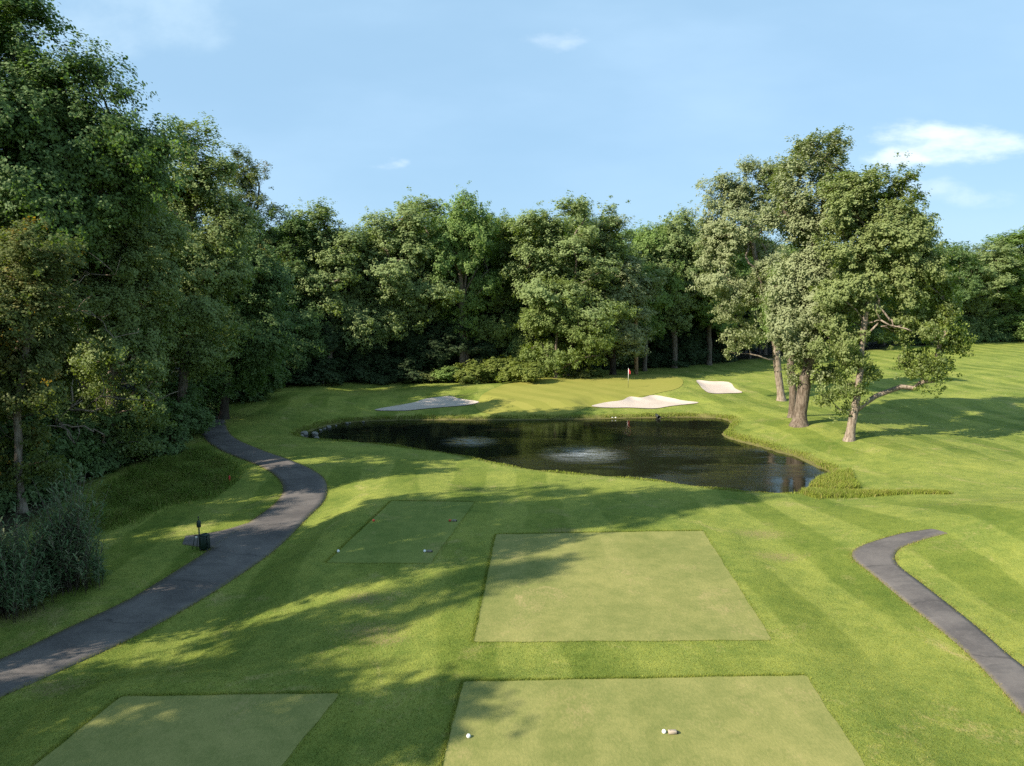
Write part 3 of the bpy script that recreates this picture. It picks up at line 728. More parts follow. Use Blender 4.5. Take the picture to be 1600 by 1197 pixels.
tree('oak_tree', bL, px_lobes(Y2, [(170, 350, 90, 60), (110, 400, 80, 60), (220, 390, 56, 60), (150, 470, 90, 60), (225, 480, 50, 56), (100, 540, 70, 44), (190, 560, 70, 40), (235, 600, 50, 30), (140, 610, 60, 28), (205, 640, 60, 24), (120, 648, 44, 20), (215, 690, 46, 18), (160, 690, 34, 14), (120, 700, 36, 12)], seed=23),
     'spreading tree with long low bare limbs over the tall grass', group=GLW, n=800, per=140, cr=.62, size=.18, leaf='leaf_olive', bark='bark_pale', tr=.36, seed=23, inner=.4,
     limbs=[[at_y(175, 660, Y2), at_y(110, 640, Y2-3.5), at_y(150, 625, Y2-5.4), at_y(240, 628, Y2-6)], [at_y(165, 560, Y2), at_y(80, 480, Y2-4.5), at_y(120, 486, Y2-5.6), at_y(150, 495, Y2-6.2), at_y(178, 528, Y2-6.4)],
            [at_y(160, 540, Y2), at_y(88, 448, Y2-4.5), at_y(140, 428, Y2-6), at_y(180, 430, Y2-6.2)], [at_y(170, 690, Y2), at_y(64, 692, Y2-4), at_y(86, 668, Y2-5), at_y(112, 636, Y2-5.6)], [at_y(170, 700, Y2), at_y(92, 663, Y2-5.2), at_y(106, 672, Y2-5.6), at_y(118, 695, Y2-5.8)]])
bL = ground(282, 688); Y3 = bL[1]
tree('ash_tree', bL, px_lobes(Y3, [(303, 225, 36, 34), (285, 270, 44, 44), (330, 280, 34, 40), (262, 320, 40, 44), (320, 345, 56, 50), (275, 400, 56, 50), (335, 425, 52, 50), (290, 480, 60, 50), (330, 530, 60, 50), (285, 575, 44, 40)], seed=24),
     'pale olive tree with a pointed airy top left of centre skyline', group=GLW, n=560, per=133, cr=.66, size=.195, leaf='leaf_olive', bark='bark', tr=.34, seed=24, inner=.4)
bL = ground(350, 655); Y4 = bL[1]
tree('oak_tree', bL, px_lobes(Y4, [(380, 392, 46, 36), (385, 425, 50, 40), (350, 440, 52, 50), (405, 460, 40, 46), (375, 510, 60, 46), (415, 545, 30, 40), (350, 570, 60, 40)], seed=25),
     'middle height dark tree overhanging the shaded lawn at the far end of the path', group=GLW, n=680, per=126, cr=.70, size=.21, leaf='leaf_dark', bark='bark_dark', tr=.36, seed=25, inner=.45)
Y6 = 88.0; bL = g3(at_y(375, 610, Y6)[0], Y6)
tree('oak_tree', bL, px_lobes(Y6, [(370, 262, 26, 30), (402, 278, 32, 20), (355, 310, 44, 44), (402, 325, 34, 40), (380, 385, 56, 46), (350, 420, 52, 50), (405, 430, 40, 50), (375, 490, 56, 50)], seed=27),
     'tree with a ragged brownish top right of the pointed olive crown', group=GLW, n=680, per=126, cr=.76, size=.23, leaf='leaf_warm', bark='bark_dark', tr=.36, seed=27, inner=.45)
bL = ground(395, 625); Y5 = bL[1]
tree('beech_tree', bL, px_lobes(Y5, [(400, 500, 40, 44), (375, 545, 52, 40), (415, 560, 30, 36), (345, 585, 46, 30), (400, 600, 40, 22), (330, 620, 34, 22), (380, 470, 40, 40)], seed=26),
     'low dark tree with foliage down to the grass at the end of the cart path', group=GLW, n=540, per=126, cr=.68, size=.21, leaf='leaf_dark', bark='bark_dark', tr=.26, seed=26, inner=.35)

# ---- generic trees for the woods: a few shapes, copied
def rand_lobes(h, w_, seed, low=.28, kind='round'):
    r = np.random.default_rng(seed); o_ = []
    n = {'round': 15, 'tall': 14, 'sparse': 9, 'bush': 9}[kind]
    for i in range(n):
        t = (i+.5)/n; z = low+(0.93-low)*t
        env = {'round': math.sin(math.pi*(.22+.52*t))**.8, 'tall': (1-t)**.45*.9+.12, 'sparse': .35+.6*math.sin(math.pi*t), 'bush': math.cos(t*1.35)**.6}[kind]
        a = i*2.399+r.uniform(-.5, .5); rr = w_*.5*env*r.uniform(.35, .72)
        s = w_*.5*env*r.uniform(.42, .62)+.25
        o_.append((math.cos(a)*rr, math.sin(a)*rr, z*h, s, s, s*r.uniform(.6, .85)))
    o_.append((r.normal(0, .6), r.normal(0, .6), h*.90, w_*.24, w_*.24, h*.08))
    return np.array(o_)
protos = []
specs = [('round', 22, 12, .30, 'leaf_mid', 'bark', 31), ('round', 23, 11.5, .30, 'leaf_silver', 'bark', 32), ('tall', 24, 10, .12, 'leaf_dark', 'bark_dark', 33), ('round', 20, 12, .26, 'leaf_olive', 'bark', 34), ('sparse', 23, 9, .30, 'leaf_olive', 'bark_pale', 35), ('tall', 22, 9.5, .10, 'leaf_mid', 'bark_dark', 36)]
for kind, h, w_, low, leaf, bark, seed in specs:
    rt = tree('forest_tree', (0, 0, 0), rand_lobes(h, w_, seed, low, kind), 'x', n=560 if kind != 'sparse' else 260, per=112 if kind != 'sparse' else 84, cr=.80, size=.265, leaf=leaf, bark=bark, tr=.36, seed=seed, inner=.45)
    protos.append((rt, h, w_))
bush_specs = [('bush', 3.0, 4.2, .10, 'leaf_lime', 41), ('bush', 3.4, 4.6, .10, 'leaf_dark', 42), ('bush', 2.6, 4.0, .10, 'leaf_warm', 43)]
bushes = []
for kind, h, w_, low, leaf, seed in bush_specs:
    rt = tree('shrub', (0, 0, 0), rand_lobes(h, w_, seed, low, kind), 'x', cat='shrub', n=170, per=70, cr=.34, size=.17, leaf=leaf, bark='bark_dark', tr=.07, seed=seed, inner=.3)
    bushes.append((rt, h, w_))
used = set()
def place(proto, loc, h, w_, label, group=None, name=None, cat=None, rz=None, leaf=None):
    rt, h0, w0 = proto
    sc = (w_/w0, w_/w0, h/h0); rz = rng.uniform(0, 6.28) if rz is None else rz
    if rt.name not in used:
        used.add(rt.name); r = rt; r.location = loc; r.rotation_euler = (0, 0, rz); r.scale = sc; r['label'] = label
        if group: r['group'] = group
        if leaf:
            for c in r.children:
                if c.name.startswith('crown'): c.material_slots[0].link = 'OBJECT'; c.material_slots[0].material = M[leaf]
    else: r = copy_tree(rt, loc, rz, sc, label, group, cat, leaf)
    if cat: r['category'] = cat
    if name: r.name = name
    return r
def place_px(pi, px, by, ty, wpx, label, group, leaf=None, dy=0, plist=None, rz=None):
    g = ground(px, by); Y = g[1]+dy
    x, _, zt = at_y(px, ty, Y); z = float(hg(x, Y))
    return place((plist or protos)[pi], (x, Y, z-.1), (zt-z)*1.0, wpx*Y/F_PX, label, group, leaf=leaf, rz=rz)
GT = 'trees of the wood behind the pond and green'
front = [(5, 455, 602, 336, 95, 'dark narrow tree where the left woods meet the trees behind the pond', 'leaf_dark'),
         (4, 508, 600, 318, 105, 'sparse airy pale topped tree rising above its neighbours left of the pond', None),
         (3, 560, 598, 350, 110, 'olive tree with sunlit lower boughs above the left bunker', None),
         (1, 638, 597, 310, 130, 'broad round topped tree standing above the left end of the pond', 'leaf_olive'),
         (0, 728, 596, 312, 100, 'yellow green topped tree with a long bare dark trunk behind the shrubs', 'leaf_mid'),
         (5, 790, 594, 340, 80, 'small bright topped tree left of the big grey green crown', 'leaf_lime'),
         (2, 828, 592, 332, 80, 'slim dark tree beside the big grey green crown', None),
         (1, 888, 590, 314, 135, 'big grey green domed tree at the middle of the skyline', None),
         (2, 962, 586, 335, 105, 'tree with upright pointed sprays right of the middle dome', 'leaf_silver'),
         (3, 1012, 583, 348, 90, 'low rounded tree directly above the flagstick', 'leaf_mid'),
         (0, 1060, 578, 338, 110, 'rounded green tree left of the waterside group', 'leaf_olive'),
         (1, 1115, 573, 345, 100, 'tree partly hidden by the left edge of the waterside group', 'leaf_mid'),
         (3, 1470, 540, 376, 90, 'tree just right of the waterside group at the far fairway edge', 'leaf_dark'),
         (0, 1530, 534, 384, 100, 'round tree on the far fairway edge with a lower top', 'leaf_olive'),
         (5, 1590, 532, 362, 110, 'taller sunlit tree at the right edge beyond the fairway', 'leaf_mid'),
         (1, 1660, 530, 356, 110, 'tree beyond the right edge of the far fairway', 'leaf_olive')]
for pi, px, by, ty, wpx, lab, leaf in front: place_px(pi, px, by, ty, wpx*1.25, lab, GT, leaf, dy=2.5)
# trees behind the front row, seen only as pieces of green between its crowns
deep_lab = 'tree deep in the wood, seen only in pieces between the front row crowns'
r2 = np.random.default_rng(5)
top_line = lambda px: np.interp(px, [420, 460, 560, 640, 740, 790, 890, 1000, 1100, 1200, 1300, 1450, 1530, 1600, 1700], [345, 345, 352, 325, 325, 350, 325, 350, 350, 362, 370, 382, 390, 376, 370])
for row, (dyr, step) in enumerate(((9, 52), (17, 60), (26, 66))):
    for px in np.arange(410, 1720, step):
        px_ = px+r2.uniform(-14, 14)
        by = np.interp(px_, [400, 960, 1130, 1600, 1700], [600, 580, 568, 530, 530])
        g = ground(px_, by); Y = g[1]+dyr+r2.uniform(-2, 2)
        x, _, zt = at_y(px_, top_line(px_)+r2.uniform(4, 34), Y); z = float(hg(x, Y))
        place(protos[int(r2.integers(0, 6)) if row else [0, 1, 2, 3, 5][int(r2.integers(0, 5))]], (x, Y, z-.1), zt-z, r2.uniform(10.5, 13.5), deep_lab, GT+', deep inside', leaf=[None, 'leaf_dark', 'leaf_mid', 'leaf_olive'][int(r2.integers(0, 4))])
# left woods behind the modelled ones
lw_lab = 'tree in the left woods behind the path side trees, mostly hidden by them'
for (x, y, h, wd) in [(-38, 50, 24, 10), (-47, 44, 25, 11), (-36, 60, 22, 10), (-46, 57, 24, 11), (-35, 70, 21, 10), (-44, 68, 23, 11), (-55, 62, 24, 11), (-36, 81, 21, 10), (-45, 80, 22, 10), (-54, 76, 23, 11), (-30, 90, 21, 9), (-40, 93, 22, 10), (-50, 92, 23, 11), (-62, 86, 23, 11), (-36, 25, 17, 7), (-40, 31, 18, 8), (-45, 25, 23, 9), (-45, 36, 18, 8), (-38, 40, 16, 8), (-50, 40, 23, 10), (-34, 45, 17, 8), (-34, 103, 21, 10), (-46, 106, 22, 11), (-60, 102, 23, 11)]:
    place(protos[int(r2.integers(0, 4))], g3(x, y, -.1), h-(0 if 55 < y < 75 or y < 46 else 4), wd, lw_lab, 'trees inside the left woods', leaf=['leaf_dark', 'leaf_mid', 'leaf_olive'][int(r2.integers(0, 3))])
# trees left of the frame, known by the long shadows that they lay over the tees
sh_lab = 'tree left of the camera, outside the picture, shading the tees'
SHADOW_TREES = [(-20.8, 20.4, 27, 6.5, 0), (-22.5, 18.6, 22, 5, 2), (-25, 22.8, 22, 6, 1), (-27.6, 10.2, 24, 5.5, 2), (-32, 13.6, 19, 6, 2), (-27, 4.4, 18, 7.5, 0), (-23, 5.6, 17, 7.5, 5), (-36, 19, 17, 9, 3), (-28, 20, 14, 8, 5)]
for k, (x, y, h, wd, pi) in enumerate(SHADOW_TREES):
    place(protos[pi], g3(x, y, -.1), h, wd, sh_lab, 'trees left of the camera')

# young trees fill the shade below the front row
for px in np.arange(425, 1180, 30):
    px_ = px+r2.uniform(-10, 10); by = np.interp(px_, [430, 700, 960, 1130, 1180], [603, 596, 579, 567, 564])
    for dyr in (3.2, 13):
        Y = ground(px_, by)[1]+dyr+r2.uniform(-1, 1.5); x = at_y(px_+(15 if dyr > 6 else 0), by, Y)[0]
        place(protos[[0, 2, 5, 3][int(r2.integers(0, 4))]], g3(x, Y, -.6), r2.uniform(7.5, 12.5), r2.uniform(6, 8), 'young tree filling the shade below the front row of the wood', 'young trees below the front row', leaf='leaf_shaded')
# undergrowth of the wood edge
GU = 'dark undergrowth bushes along the foot of the wood'
ulab = 'dark leafy bush in the shade at the foot of the wood'
for px in np.arange(430, 1130, 26):
    px_ = px+r2.uniform(-8, 8); by = np.interp(px_, [430, 700, 960, 1130], [603, 596, 579, 567])
    g = ground(px_, by); Y = g[1]+r2.uniform(.5, 5); x = at_y(px_, by, Y)[0]
    if 640 < px_ < 960: Y += 3.5
    place(bushes[1], g3(x, Y, -.1), r2.uniform(2.0, 4.5), r2.uniform(4, 6.5), ulab, GU, name='bush', cat='bush', leaf='leaf_shaded')
for px in np.arange(1440, 1620, 24):
    by = np.interp(px, [1440, 1600], [538, 531]); g = ground(px, by)
    place(bushes[1], g3(g[0], g[1]+1, -.1), r2.uniform(3, 6), r2.uniform(6, 9), 'bush at the foot of the trees beyond the far fairway', 'bushes beyond the far fairway', name='bush', cat='bush', leaf='leaf_dark')
for (px, py, h, wd) in [(240, 715, 4, 6), (200, 722, 3.4, 5), (280, 690, 4, 6), (300, 672, 4, 5), (150, 732, 3.6, 6), (90, 760, 3.5, 6), (310, 655, 4, 6), (350, 632, 4, 7), (420, 612, 4, 6), (30, 790, 4, 6), (5, 790, 5, 6), (70, 775, 4.5, 6), (120, 745, 4, 6)]:
    g = ground(px, py); place(bushes[1], g3(g[0]-1.2, g[1]+.8, -.1), h, wd, 'dark bush in the shade under the left path side trees', 'bushes under the left trees', name='bush', cat='bush', leaf='leaf_dark')
# bright shrub bank behind the green
shr = [(668, 596, 578, 50, 'reddish based dim shrub at the left end of the shrub bank', 'leaf_warm'), (705, 596, 572, 56, 'shrub in the shaded left part of the bright shrub bank', 'leaf_mid'), (745, 598, 564, 70, 'bright green shrub beside the long bare dark trunk', 'leaf_shrub'), (785, 598, 560, 70, 'tallest bright green shrub of the bank behind the green', 'leaf_shrub'),
       (822, 597, 566, 60, 'bright green shrub at the left foot of the round light green tree', 'leaf_shrub'), (912, 590, 576, 30, 'small shrub right of the round light green tree trunk', 'leaf_warm'), (935, 588, 575, 28, 'yellowish small shrub at the right end of the shrub row', 'leaf_lime')]
for k, (px, by, ty, wpx, lab, leaf) in enumerate(shr):
    place_px(k % 3 if k % 3 != 1 else 0, px, by, ty, wpx*1.15, lab, 'bright shrubs behind the green', leaf, dy=-.3, plist=bushes)
# the round light green tree in front of the wood
bR = ground(868, 590); YR = bR[1]-.6
tree('forest_tree', g3(at_y(868, 590, YR)[0], YR, -.05), px_lobes(YR, [(862, 455, 24, 22), (880, 470, 34, 26), (845, 490, 34, 24), (905, 500, 34, 26), (870, 515, 50, 30), (925, 530, 30, 26), (835, 530, 26, 20), (895, 550, 50, 26), (855, 556, 34, 24), (935, 556, 22, 18), (880, 575, 40, 14)], seed=51),
     'light green round tree standing alone in front of the dark wood behind the green', n=460, per=84, cr=.66, size=.21, leaf='leaf_lime', bark='bark', tr=.24, seed=51, inner=.45)

# tall bare trunk at the wood edge and a broken pale snag
g = ground(722, 596); Yt = g[1]+1.5
rt = thing('tree_trunk', g3(at_y(722, 596, Yt)[0], Yt), 'tall bare dark trunk rising behind the bright shrubs', 'tree trunk')
mb = MB(); b0 = np.array(rt.location); pts = [at_y(x, y, Yt) for x, y in ((722, 600), (722, 560), (720, 500), (721, 450), (717, 400), (712, 360))]
mb.tube(np.array(pts)-b0, [.55, .42, .36, .32, .26, .16], 10)
mb.build('trunk', M['bark'], rt)
mb = MB()
for P in (((720, 470), (735, 440), (748, 415)), ((720, 430), (705, 405), (695, 385)), ((719, 410), (733, 385), (738, 365))): mb.tube(np.array([at_y(x, y, Yt) for x, y in P])-b0, [.16, .10, .05], 6)
mb.build('branches', M['bark'], rt)
g = ground(992, 588); Ys = g[1]+4.2
rt = thing('snag', g3(at_y(992, 588, Ys)[0], Ys), 'broken pale dead trunk with two prongs above the flagstick', 'dead tree')
mb = MB(); b0 = np.array(rt.location)
mb.tube(np.array([at_y(x, y, Ys) for x, y in ((994, 592), (994, 540), (993, 490), (988, 465), (985, 447))])-b0, [.3, .26, .22, .18, .07], 9)
mb.tube(np.array([at_y(x, y, Ys) for x, y in ((993, 492), (994, 475), (990, 461))])-b0, [.16, .14, .05], 7)
mb.build('trunk', bark_mat('dead_wood', (.26, .15, .08), (.48, .32, .2)), rt)

# ------------------------------------------------------------------ grasses
def blade_mat(name, c1, c2, c3):
    m = bpy.data.materials.new(name); m.use_nodes = True; nt = m.node_tree; nt.nodes.clear()
    out = N(nt, 'ShaderNodeOutputMaterial'); b = N(nt, 'ShaderNodeBsdfPrincipled'); a = N(nt, 'ShaderNodeAttribute', attribute_name='tint')
    col = mix_c(nt, ramp(nt, a.outputs['Fac'], 0, .55), c1, c2); col = mix_c(nt, ramp(nt, a.outputs['Fac'], .72, 1.0), col, c3)
    big = ramp(nt, noise(nt, pos(nt), .5, 4, .65), .35, .68)
    col = mix_c(nt, math_n(nt, 'MULTIPLY', big, .45), col, mix_c(nt, 1.0, col, (1.35, 1.1, 1.2), 'MULTIPLY'))
    L(nt, col, b.inputs['Base Color']); b.inputs['Roughness'].default_value = .6; b.inputs['Specular IOR Level'].default_value = .2
    t = N(nt, 'ShaderNodeBsdfTranslucent'); L(nt, col, t.inputs[0]); mx = N(nt, 'ShaderNodeMixShader'); mx.inputs[0].default_value = .3
    L(nt, b.outputs[0], mx.inputs[1]); L(nt, t.outputs[0], mx.inputs[2]); L(nt, mx.outputs[0], out.inputs[0]); return m
m, nt, b, out, col = turf('grass_blade', *ROUGH, blade=True); M['blade'] = m
a = N(nt, 'ShaderNodeAttribute', attribute_name='tint')
col = mix_c(nt, 1.0, col, mix_c(nt, a.outputs['Fac'], (.95, .98, .85), (1.5, 1.38, 1.25)), 'MULTIPLY')
L(nt, col, b.inputs['Base Color']); b.inputs['Roughness'].default_value = .7; b.inputs['Specular IOR Level'].default_value = .15
t = N(nt, 'ShaderNodeBsdfTranslucent'); L(nt, col, t.inputs[0]); mx = N(nt, 'ShaderNodeMixShader'); mx.inputs[0].default_value = .35
L(nt, b.outputs[0], mx.inputs[1]); L(nt, t.outputs[0], mx.inputs[2]); L(nt, mx.outputs[0], out.inputs[0])
M['bank_blade'] = blade_mat('bank_blade', (.135, .190, .022), (.215, .270, .040), (.28, .25, .09))
M['meadow_blade'] = blade_mat('meadow_blade', (.085, .150, .018), (.155, .225, .034), (.26, .25, .08))
M['reed_blade'] = blade_mat('reed_blade', (.075, .140, .055), (.130, .20, .085), (.22, .24, .13))
def blades(name, X, Y, h, wd, mat, seed, lean=.35, segs=1):
    r = np.random.default_rng(seed); n = len(X); Z = hg(X, Y)-.01
    h = np.broadcast_to(h, (n,))*(.55+.9*r.random(n)); wd = np.broadcast_to(wd, (n,))*(.7+.6*r.random(n))
    a = r.uniform(0, 2*math.pi, n); la = r.uniform(0, 2*math.pi, n); ll = h*lean*r.random(n)*1.4
    B = np.stack([X, Y, Z], 1); sd = np.stack([np.cos(a), np.sin(a), np.zeros(n)], 1)*wd[:, None]*.5
    ln = np.stack([np.cos(la)*ll, np.sin(la)*ll, np.zeros(n)], 1)
    up = np.stack([np.zeros(n), np.zeros(n), h], 1)
    tint = np.repeat(r.random(n), 3 if segs == 1 else 5)
    if segs == 1:
        V = np.stack([B-sd, B+sd, B+ln+up], 1).reshape(-1, 3); return obj(name, mesh_np(name, V, [np.arange(n*3).reshape(n, 3)], [mat], False, {'tint': tint}))
    mid = B+ln*.35+up*.6
    V = np.stack([B-sd, B+sd, mid+sd*.75, mid-sd*.75, B+ln*1.25+up], 1).reshape(-1, 3)
    k = np.arange(n)[:, None]*5
    return obj(name, mesh_np(name, V, [k+np.array([[0, 1, 2, 3]]), k+np.array([[3, 2, 4]])], [mat], False, {'tint': tint}))
all_paths = [np.concatenate([a, b_[::-1]]) for a, b_ in (pathL, pathR)]
spur_poly = np.concatenate([sa, sb[::-1]])
def keep_off(X, Y, m=.0):
    k = np.ones(len(X), bool)
    for t in tees: k &= sdist(t, X, Y) > m
    for p_ in all_paths+[spur_poly]: k &= sdist(p_, X, Y) > -.02
    k &= sdist(pond, X, Y) > .05
    return k
r3 = np.random.default_rng(9)
# mown rough near the camera: density falls with distance
n = 900000; Yq = 13+ (36-13)*r3.random(n)**1.0; Xq = (r3.random(n)-.5)*2*(Yq*.76+1)
kp = (r3.random(n) < np.clip((36-Yq)/20, 0, 1)**.8*(13.0/Yq)*1.0) & keep_off(Xq, Yq)
Xq, Yq = Xq[kp], Yq[kp]
tag(blades('rough_grass', Xq, Yq, .030, .012+.0006*Yq, M['blade'], 1, 1.2), 'short mown rough grass around the tees', 'grass', kind='stuff')
# taller fringe cut along the tee edges
FX, FY = [], []
for t in tees:
    B = resample(t, .012); off = np.abs(r3.normal(0, .05, (len(B), 1)))
    nn = np.roll(B, -1, 0)-np.roll(B, 1, 0); nn = np.stack([nn[:, 1], -nn[:, 0]], 1); nn /= np.linalg.norm(nn, axis=1, keepdims=True)+1e-9
    if (sdist(t, *(B[::20]+nn[::20]*.1).T) < 0).mean() > .5: nn = -nn
    for _ in range(3):
        q = B+nn*(np.abs(r3.normal(0, .055, (len(B), 1)))+.005)+r3.normal(0, .01, B.shape)
        kp = (nn[:, 0] < -.3) | (nn[:, 1] > .4) | (r3.random(len(B)) < .15); q = q[kp]; FX.append(q[:, 0]); FY.append(q[:, 1])
FX = np.concatenate(FX); FY = np.concatenate(FY)
tag(blades('tee_fringe_grass', FX, FY, .075, .018, M['blade'], 2, .4), 'taller fringe of grass cut along the tee edges', 'grass', kind='stuff')
# grass growing over the path edges
EX, EY = [], []
for A_, B_ in (pathL, pathR):
    for P_, O_ in ((A_, B_), (B_, A_)):
        s_ = np.concatenate([[0], np.cumsum(np.linalg.norm(np.diff(P_, axis=0), axis=1))]); n_ = int(s_[-1]*70); t_ = r3.uniform(0, s_[-1], n_)
        q = np.stack([np.interp(t_, s_, P_[:, k]) for k in range(2)], 1); o_ = np.stack([np.interp(t_, s_, (P_-O_)[:, k]) for k in range(2)], 1); o_ /= np.linalg.norm(o_, axis=1, keepdims=True)
        q = q+o_*(np.abs(r3.normal(0, .10, (n_, 1)))-.05-.05*np.sin(t_*2.3)[:, None]*np.sin(t_*.71)[:, None]); EX.append(q[:, 0]); EY.append(q[:, 1])
EX = np.concatenate(EX); EY = np.concatenate(EY)
M['edge_blade'] = blade_mat('edge_blade', (.12, .16, .025), (.22, .22, .05), (.36, .28, .12))
tag(blades('path_edge_grass', EX, EY, .08, .022, M['edge_blade'], 8, .8), 'ragged partly dry grass along the cart path edges', 'grass', kind='stuff')
# grass along the pond
PX, PY, PH = [], [], []
B = resample(pond, .02)
nn = np.roll(B, -1, 0)-np.roll(B, 1, 0); nn = np.stack([nn[:, 1], -nn[:, 0]], 1); nn /= np.linalg.norm(nn, axis=1, keepdims=True)+1e-9
if (sdist(pond, *(B[::20]+nn[::20]*.1).T) < 0).mean() > .5: nn = -nn
rightb = sstep(20, 26, B[:, 0])*sstep(64, 58, B[:, 1]); nearb = (B[:, 1] < 52)
for _ in range(5):
    wdt = .34+.75*rightb
    off = np.abs(r3.normal(0, 1, len(B)))*wdt+.02
    q = B+nn*off[:, None]+r3.normal(0, .05, B.shape); PX.append(q[:, 0]); PY.append(q[:, 1]); wv_ = np.sin(q[:, 0]*1.7+q[:, 1]*.9)+np.sin(q[:, 0]*.63-q[:, 1]*1.9+2)+.6*np.sin(q[:, 0]*4.1+q[:, 1]*3.3); PH.append((.12+.26*rightb*np.exp(-off)-.03*nearb)*np.clip(1+.33*wv_, .25, 2))
PX = np.concatenate(PX); PY = np.concatenate(PY); PH = np.concatenate(PH)
k = sdist(pond, PX, PY) > -.02; PX, PY, PH = PX[k], PY[k], PH[k]
tag(blades('bank_grass', PX, PY, PH, .035, M['bank_blade'], 3, .5, 2), 'long yellow green grass fringing the pond bank', 'grass', kind='stuff')
# ditch line of tall grass running right from the pond corner
q0 = np.array(ground(1262, 772)[:2]); q1 = np.array(ground(1380, 772)[:2]); q2 = np.array(ground(1478, 771)[:2])
cl = smooth_poly([q0, (q0+q1)/2, q1, q2], 30, False); n = 16000; ii = r3.integers(0, len(cl), n); tt_ = ii/len(cl)
DX = cl[ii, 0]+r3.normal(0, .12, n); DY = cl[ii, 1]+r3.normal(0, 1, n)*(.42-.30*tt_)
tag(blades('ditch_grass', DX, DY, .27-.12*tt_, .03, M['bank_blade'], 4, .45, 2), 'strip of tall grass along the ditch at the pond corner', 'grass', kind='stuff')
# grass tongue at the pond's right corner
tq = gpoly([(1262, 764), (1275, 751), (1305, 742), (1330, 735), (1335, 752), (1345, 764), (1300, 768)])
n = 16000; X_ = r3.uniform(tq[:, 0].min(), tq[:, 0].max(), n); Y_ = r3.uniform(tq[:, 1].min(), tq[:, 1].max(), n); k = sdist(tq, X_, Y_) < 0
tag(blades('corner_grass', X_[k], Y_[k], .26, .03, M['bank_blade'], 5, .45, 2), 'tongue of tall yellow green grass at the right corner of the pond', 'grass', kind='stuff')
# tall meadow grass under the left trees
mq = gpoly([(90, 850), (170, 770), (250, 715), (310, 700), (350, 722), (372, 752), (330, 775), (250, 790), (200, 815)])
n = 90000; X_ = r3.uniform(mq[:, 0].min(), mq[:, 0].max(), n); Y_ = r3.uniform(mq[:, 1].min(), mq[:, 1].max(), n); k = sdist(mq, X_, Y_) < r3.normal(0, .4, n)
tag(blades('meadow_grass', X_[k], Y_[k], .27+.16*np.sin(X_[k]*1.9+Y_[k]*.7)*np.sin(Y_[k]*1.3-X_[k]*.5), .03, M['meadow_blade'], 6, .8, 2), 'long uncut grass in front of the left woods', 'grass', kind='stuff')

# reeds at the left
def reed(loc, w_, h, n, seed, label):
    r = np.random.default_rng(seed); root = thing('reed_clump', loc, label, 'reeds', 'reed clumps at the left edge of the lawn')
    b0 = np.array(loc); mb = MB(); SX, SY, SZ, DXs = [], [], [], []
    V = []; tint = []
    for i in range(n):
        a = r.uniform(0, 6.28); rr = w_*(abs(r.normal(0, .55)) % 1.08); x, y = rr*math.cos(a), rr*math.sin(a)*.8
        hh = h*(.35+.75*r.random()**.8)*max(.3, 1-.40*(rr/w_)**2)*(.85+.3*math.sin(x*3.1+y*2.3)); lx, ly = r.normal(0, .16, 2)*hh
        z0 = float(hg(b0[0]+x, b0[1]+y))-b0[2]
        mb.tube([(x, y, z0-.03), (x+lx*.4, y+ly*.4, z0+hh*.55), (x+lx, y+ly, z0+hh)], [.012, .010, .004], 3)
        for k in range(19):
            t = .2+.8*(k+r.random())/19; P = np.array((x+lx*t, y+ly*t, z0+hh*t)); la = r.uniform(0, 6.28); ln = r.uniform(.28, .55)*(1.15-.5*t)
            d = np.array((math.cos(la), math.sin(la), .9)); d /= np.linalg.norm(d); e = np.array((math.cos(la), math.sin(la), -.1)); s = np.array((-math.sin(la), math.cos(la), 0))*.024
            m_ = P+d*ln*.6; V += [P-s*.6, P+s*.6, m_+s, m_-s, m_+e*ln*.45]; tint += [r.random()]*5
    mb.build('stems', M['bark'], root)
    V = np.array(V); k = (np.arange(len(V)//5)*5)[:, None]
    obj('leaves', mesh_np('leaves', V, [k+np.array([[0, 1, 2, 3]]), k+np.array([[3, 2, 4]])], [M['reed_blade']], False, {'tint': np.array(tint)}), root)
for (px, py, w_, h, n, lab) in [(100, 915, 1.7, 4.0, 380, 'tall blue green reed clump beside the shaded lawn'), (5, 955, 1.5, 3.2, 260, 'blue green reed clump at the left edge, cut by the picture')]:
    reed(ground(px, py), w_, h, n, int(px)+3, lab)

# ------------------------------------------------------------------ small objects
def flat(name, c, rough=.5, var=.12, scale=30, metal=0):
    m, nt, b, out = new_mat(name); nz = noise(nt, opos(nt), scale, 4, .6)
    col = mix_c(nt, nz, tuple(k*(1-var) for k in c), tuple(min(1, k*(1+var)) for k in c)); L(nt, col, b.inputs['Base Color'])
    b.inputs['Roughness'].default_value = rough; b.inputs['Metallic'].default_value = metal; return m
M['white'] = flat('white_paint', (.80, .79, .76), .35, .05); M['red'] = flat('red_cloth', (.52, .02, .04), .7); M['redp'] = flat('red_paint', (.45, .03, .02), .45)
M['dgreen'] = flat('dark_green_paint', (.006, .022, .014), .55); M['dark'] = flat('dark_plastic', (.02, .022, .02), .5); M['tan'] = flat('tan_wood', (.36, .29, .22), .8, .25, 12)
M['grey'] = flat('weathered_post', (.20, .18, .15), .9, .3, 8); M['rock'] = flat('pond_rock', (.20, .19, .17), .9, .45, 4); M['yel'] = flat('pale_yellow_paint', (.75, .68, .38), .5, .05)

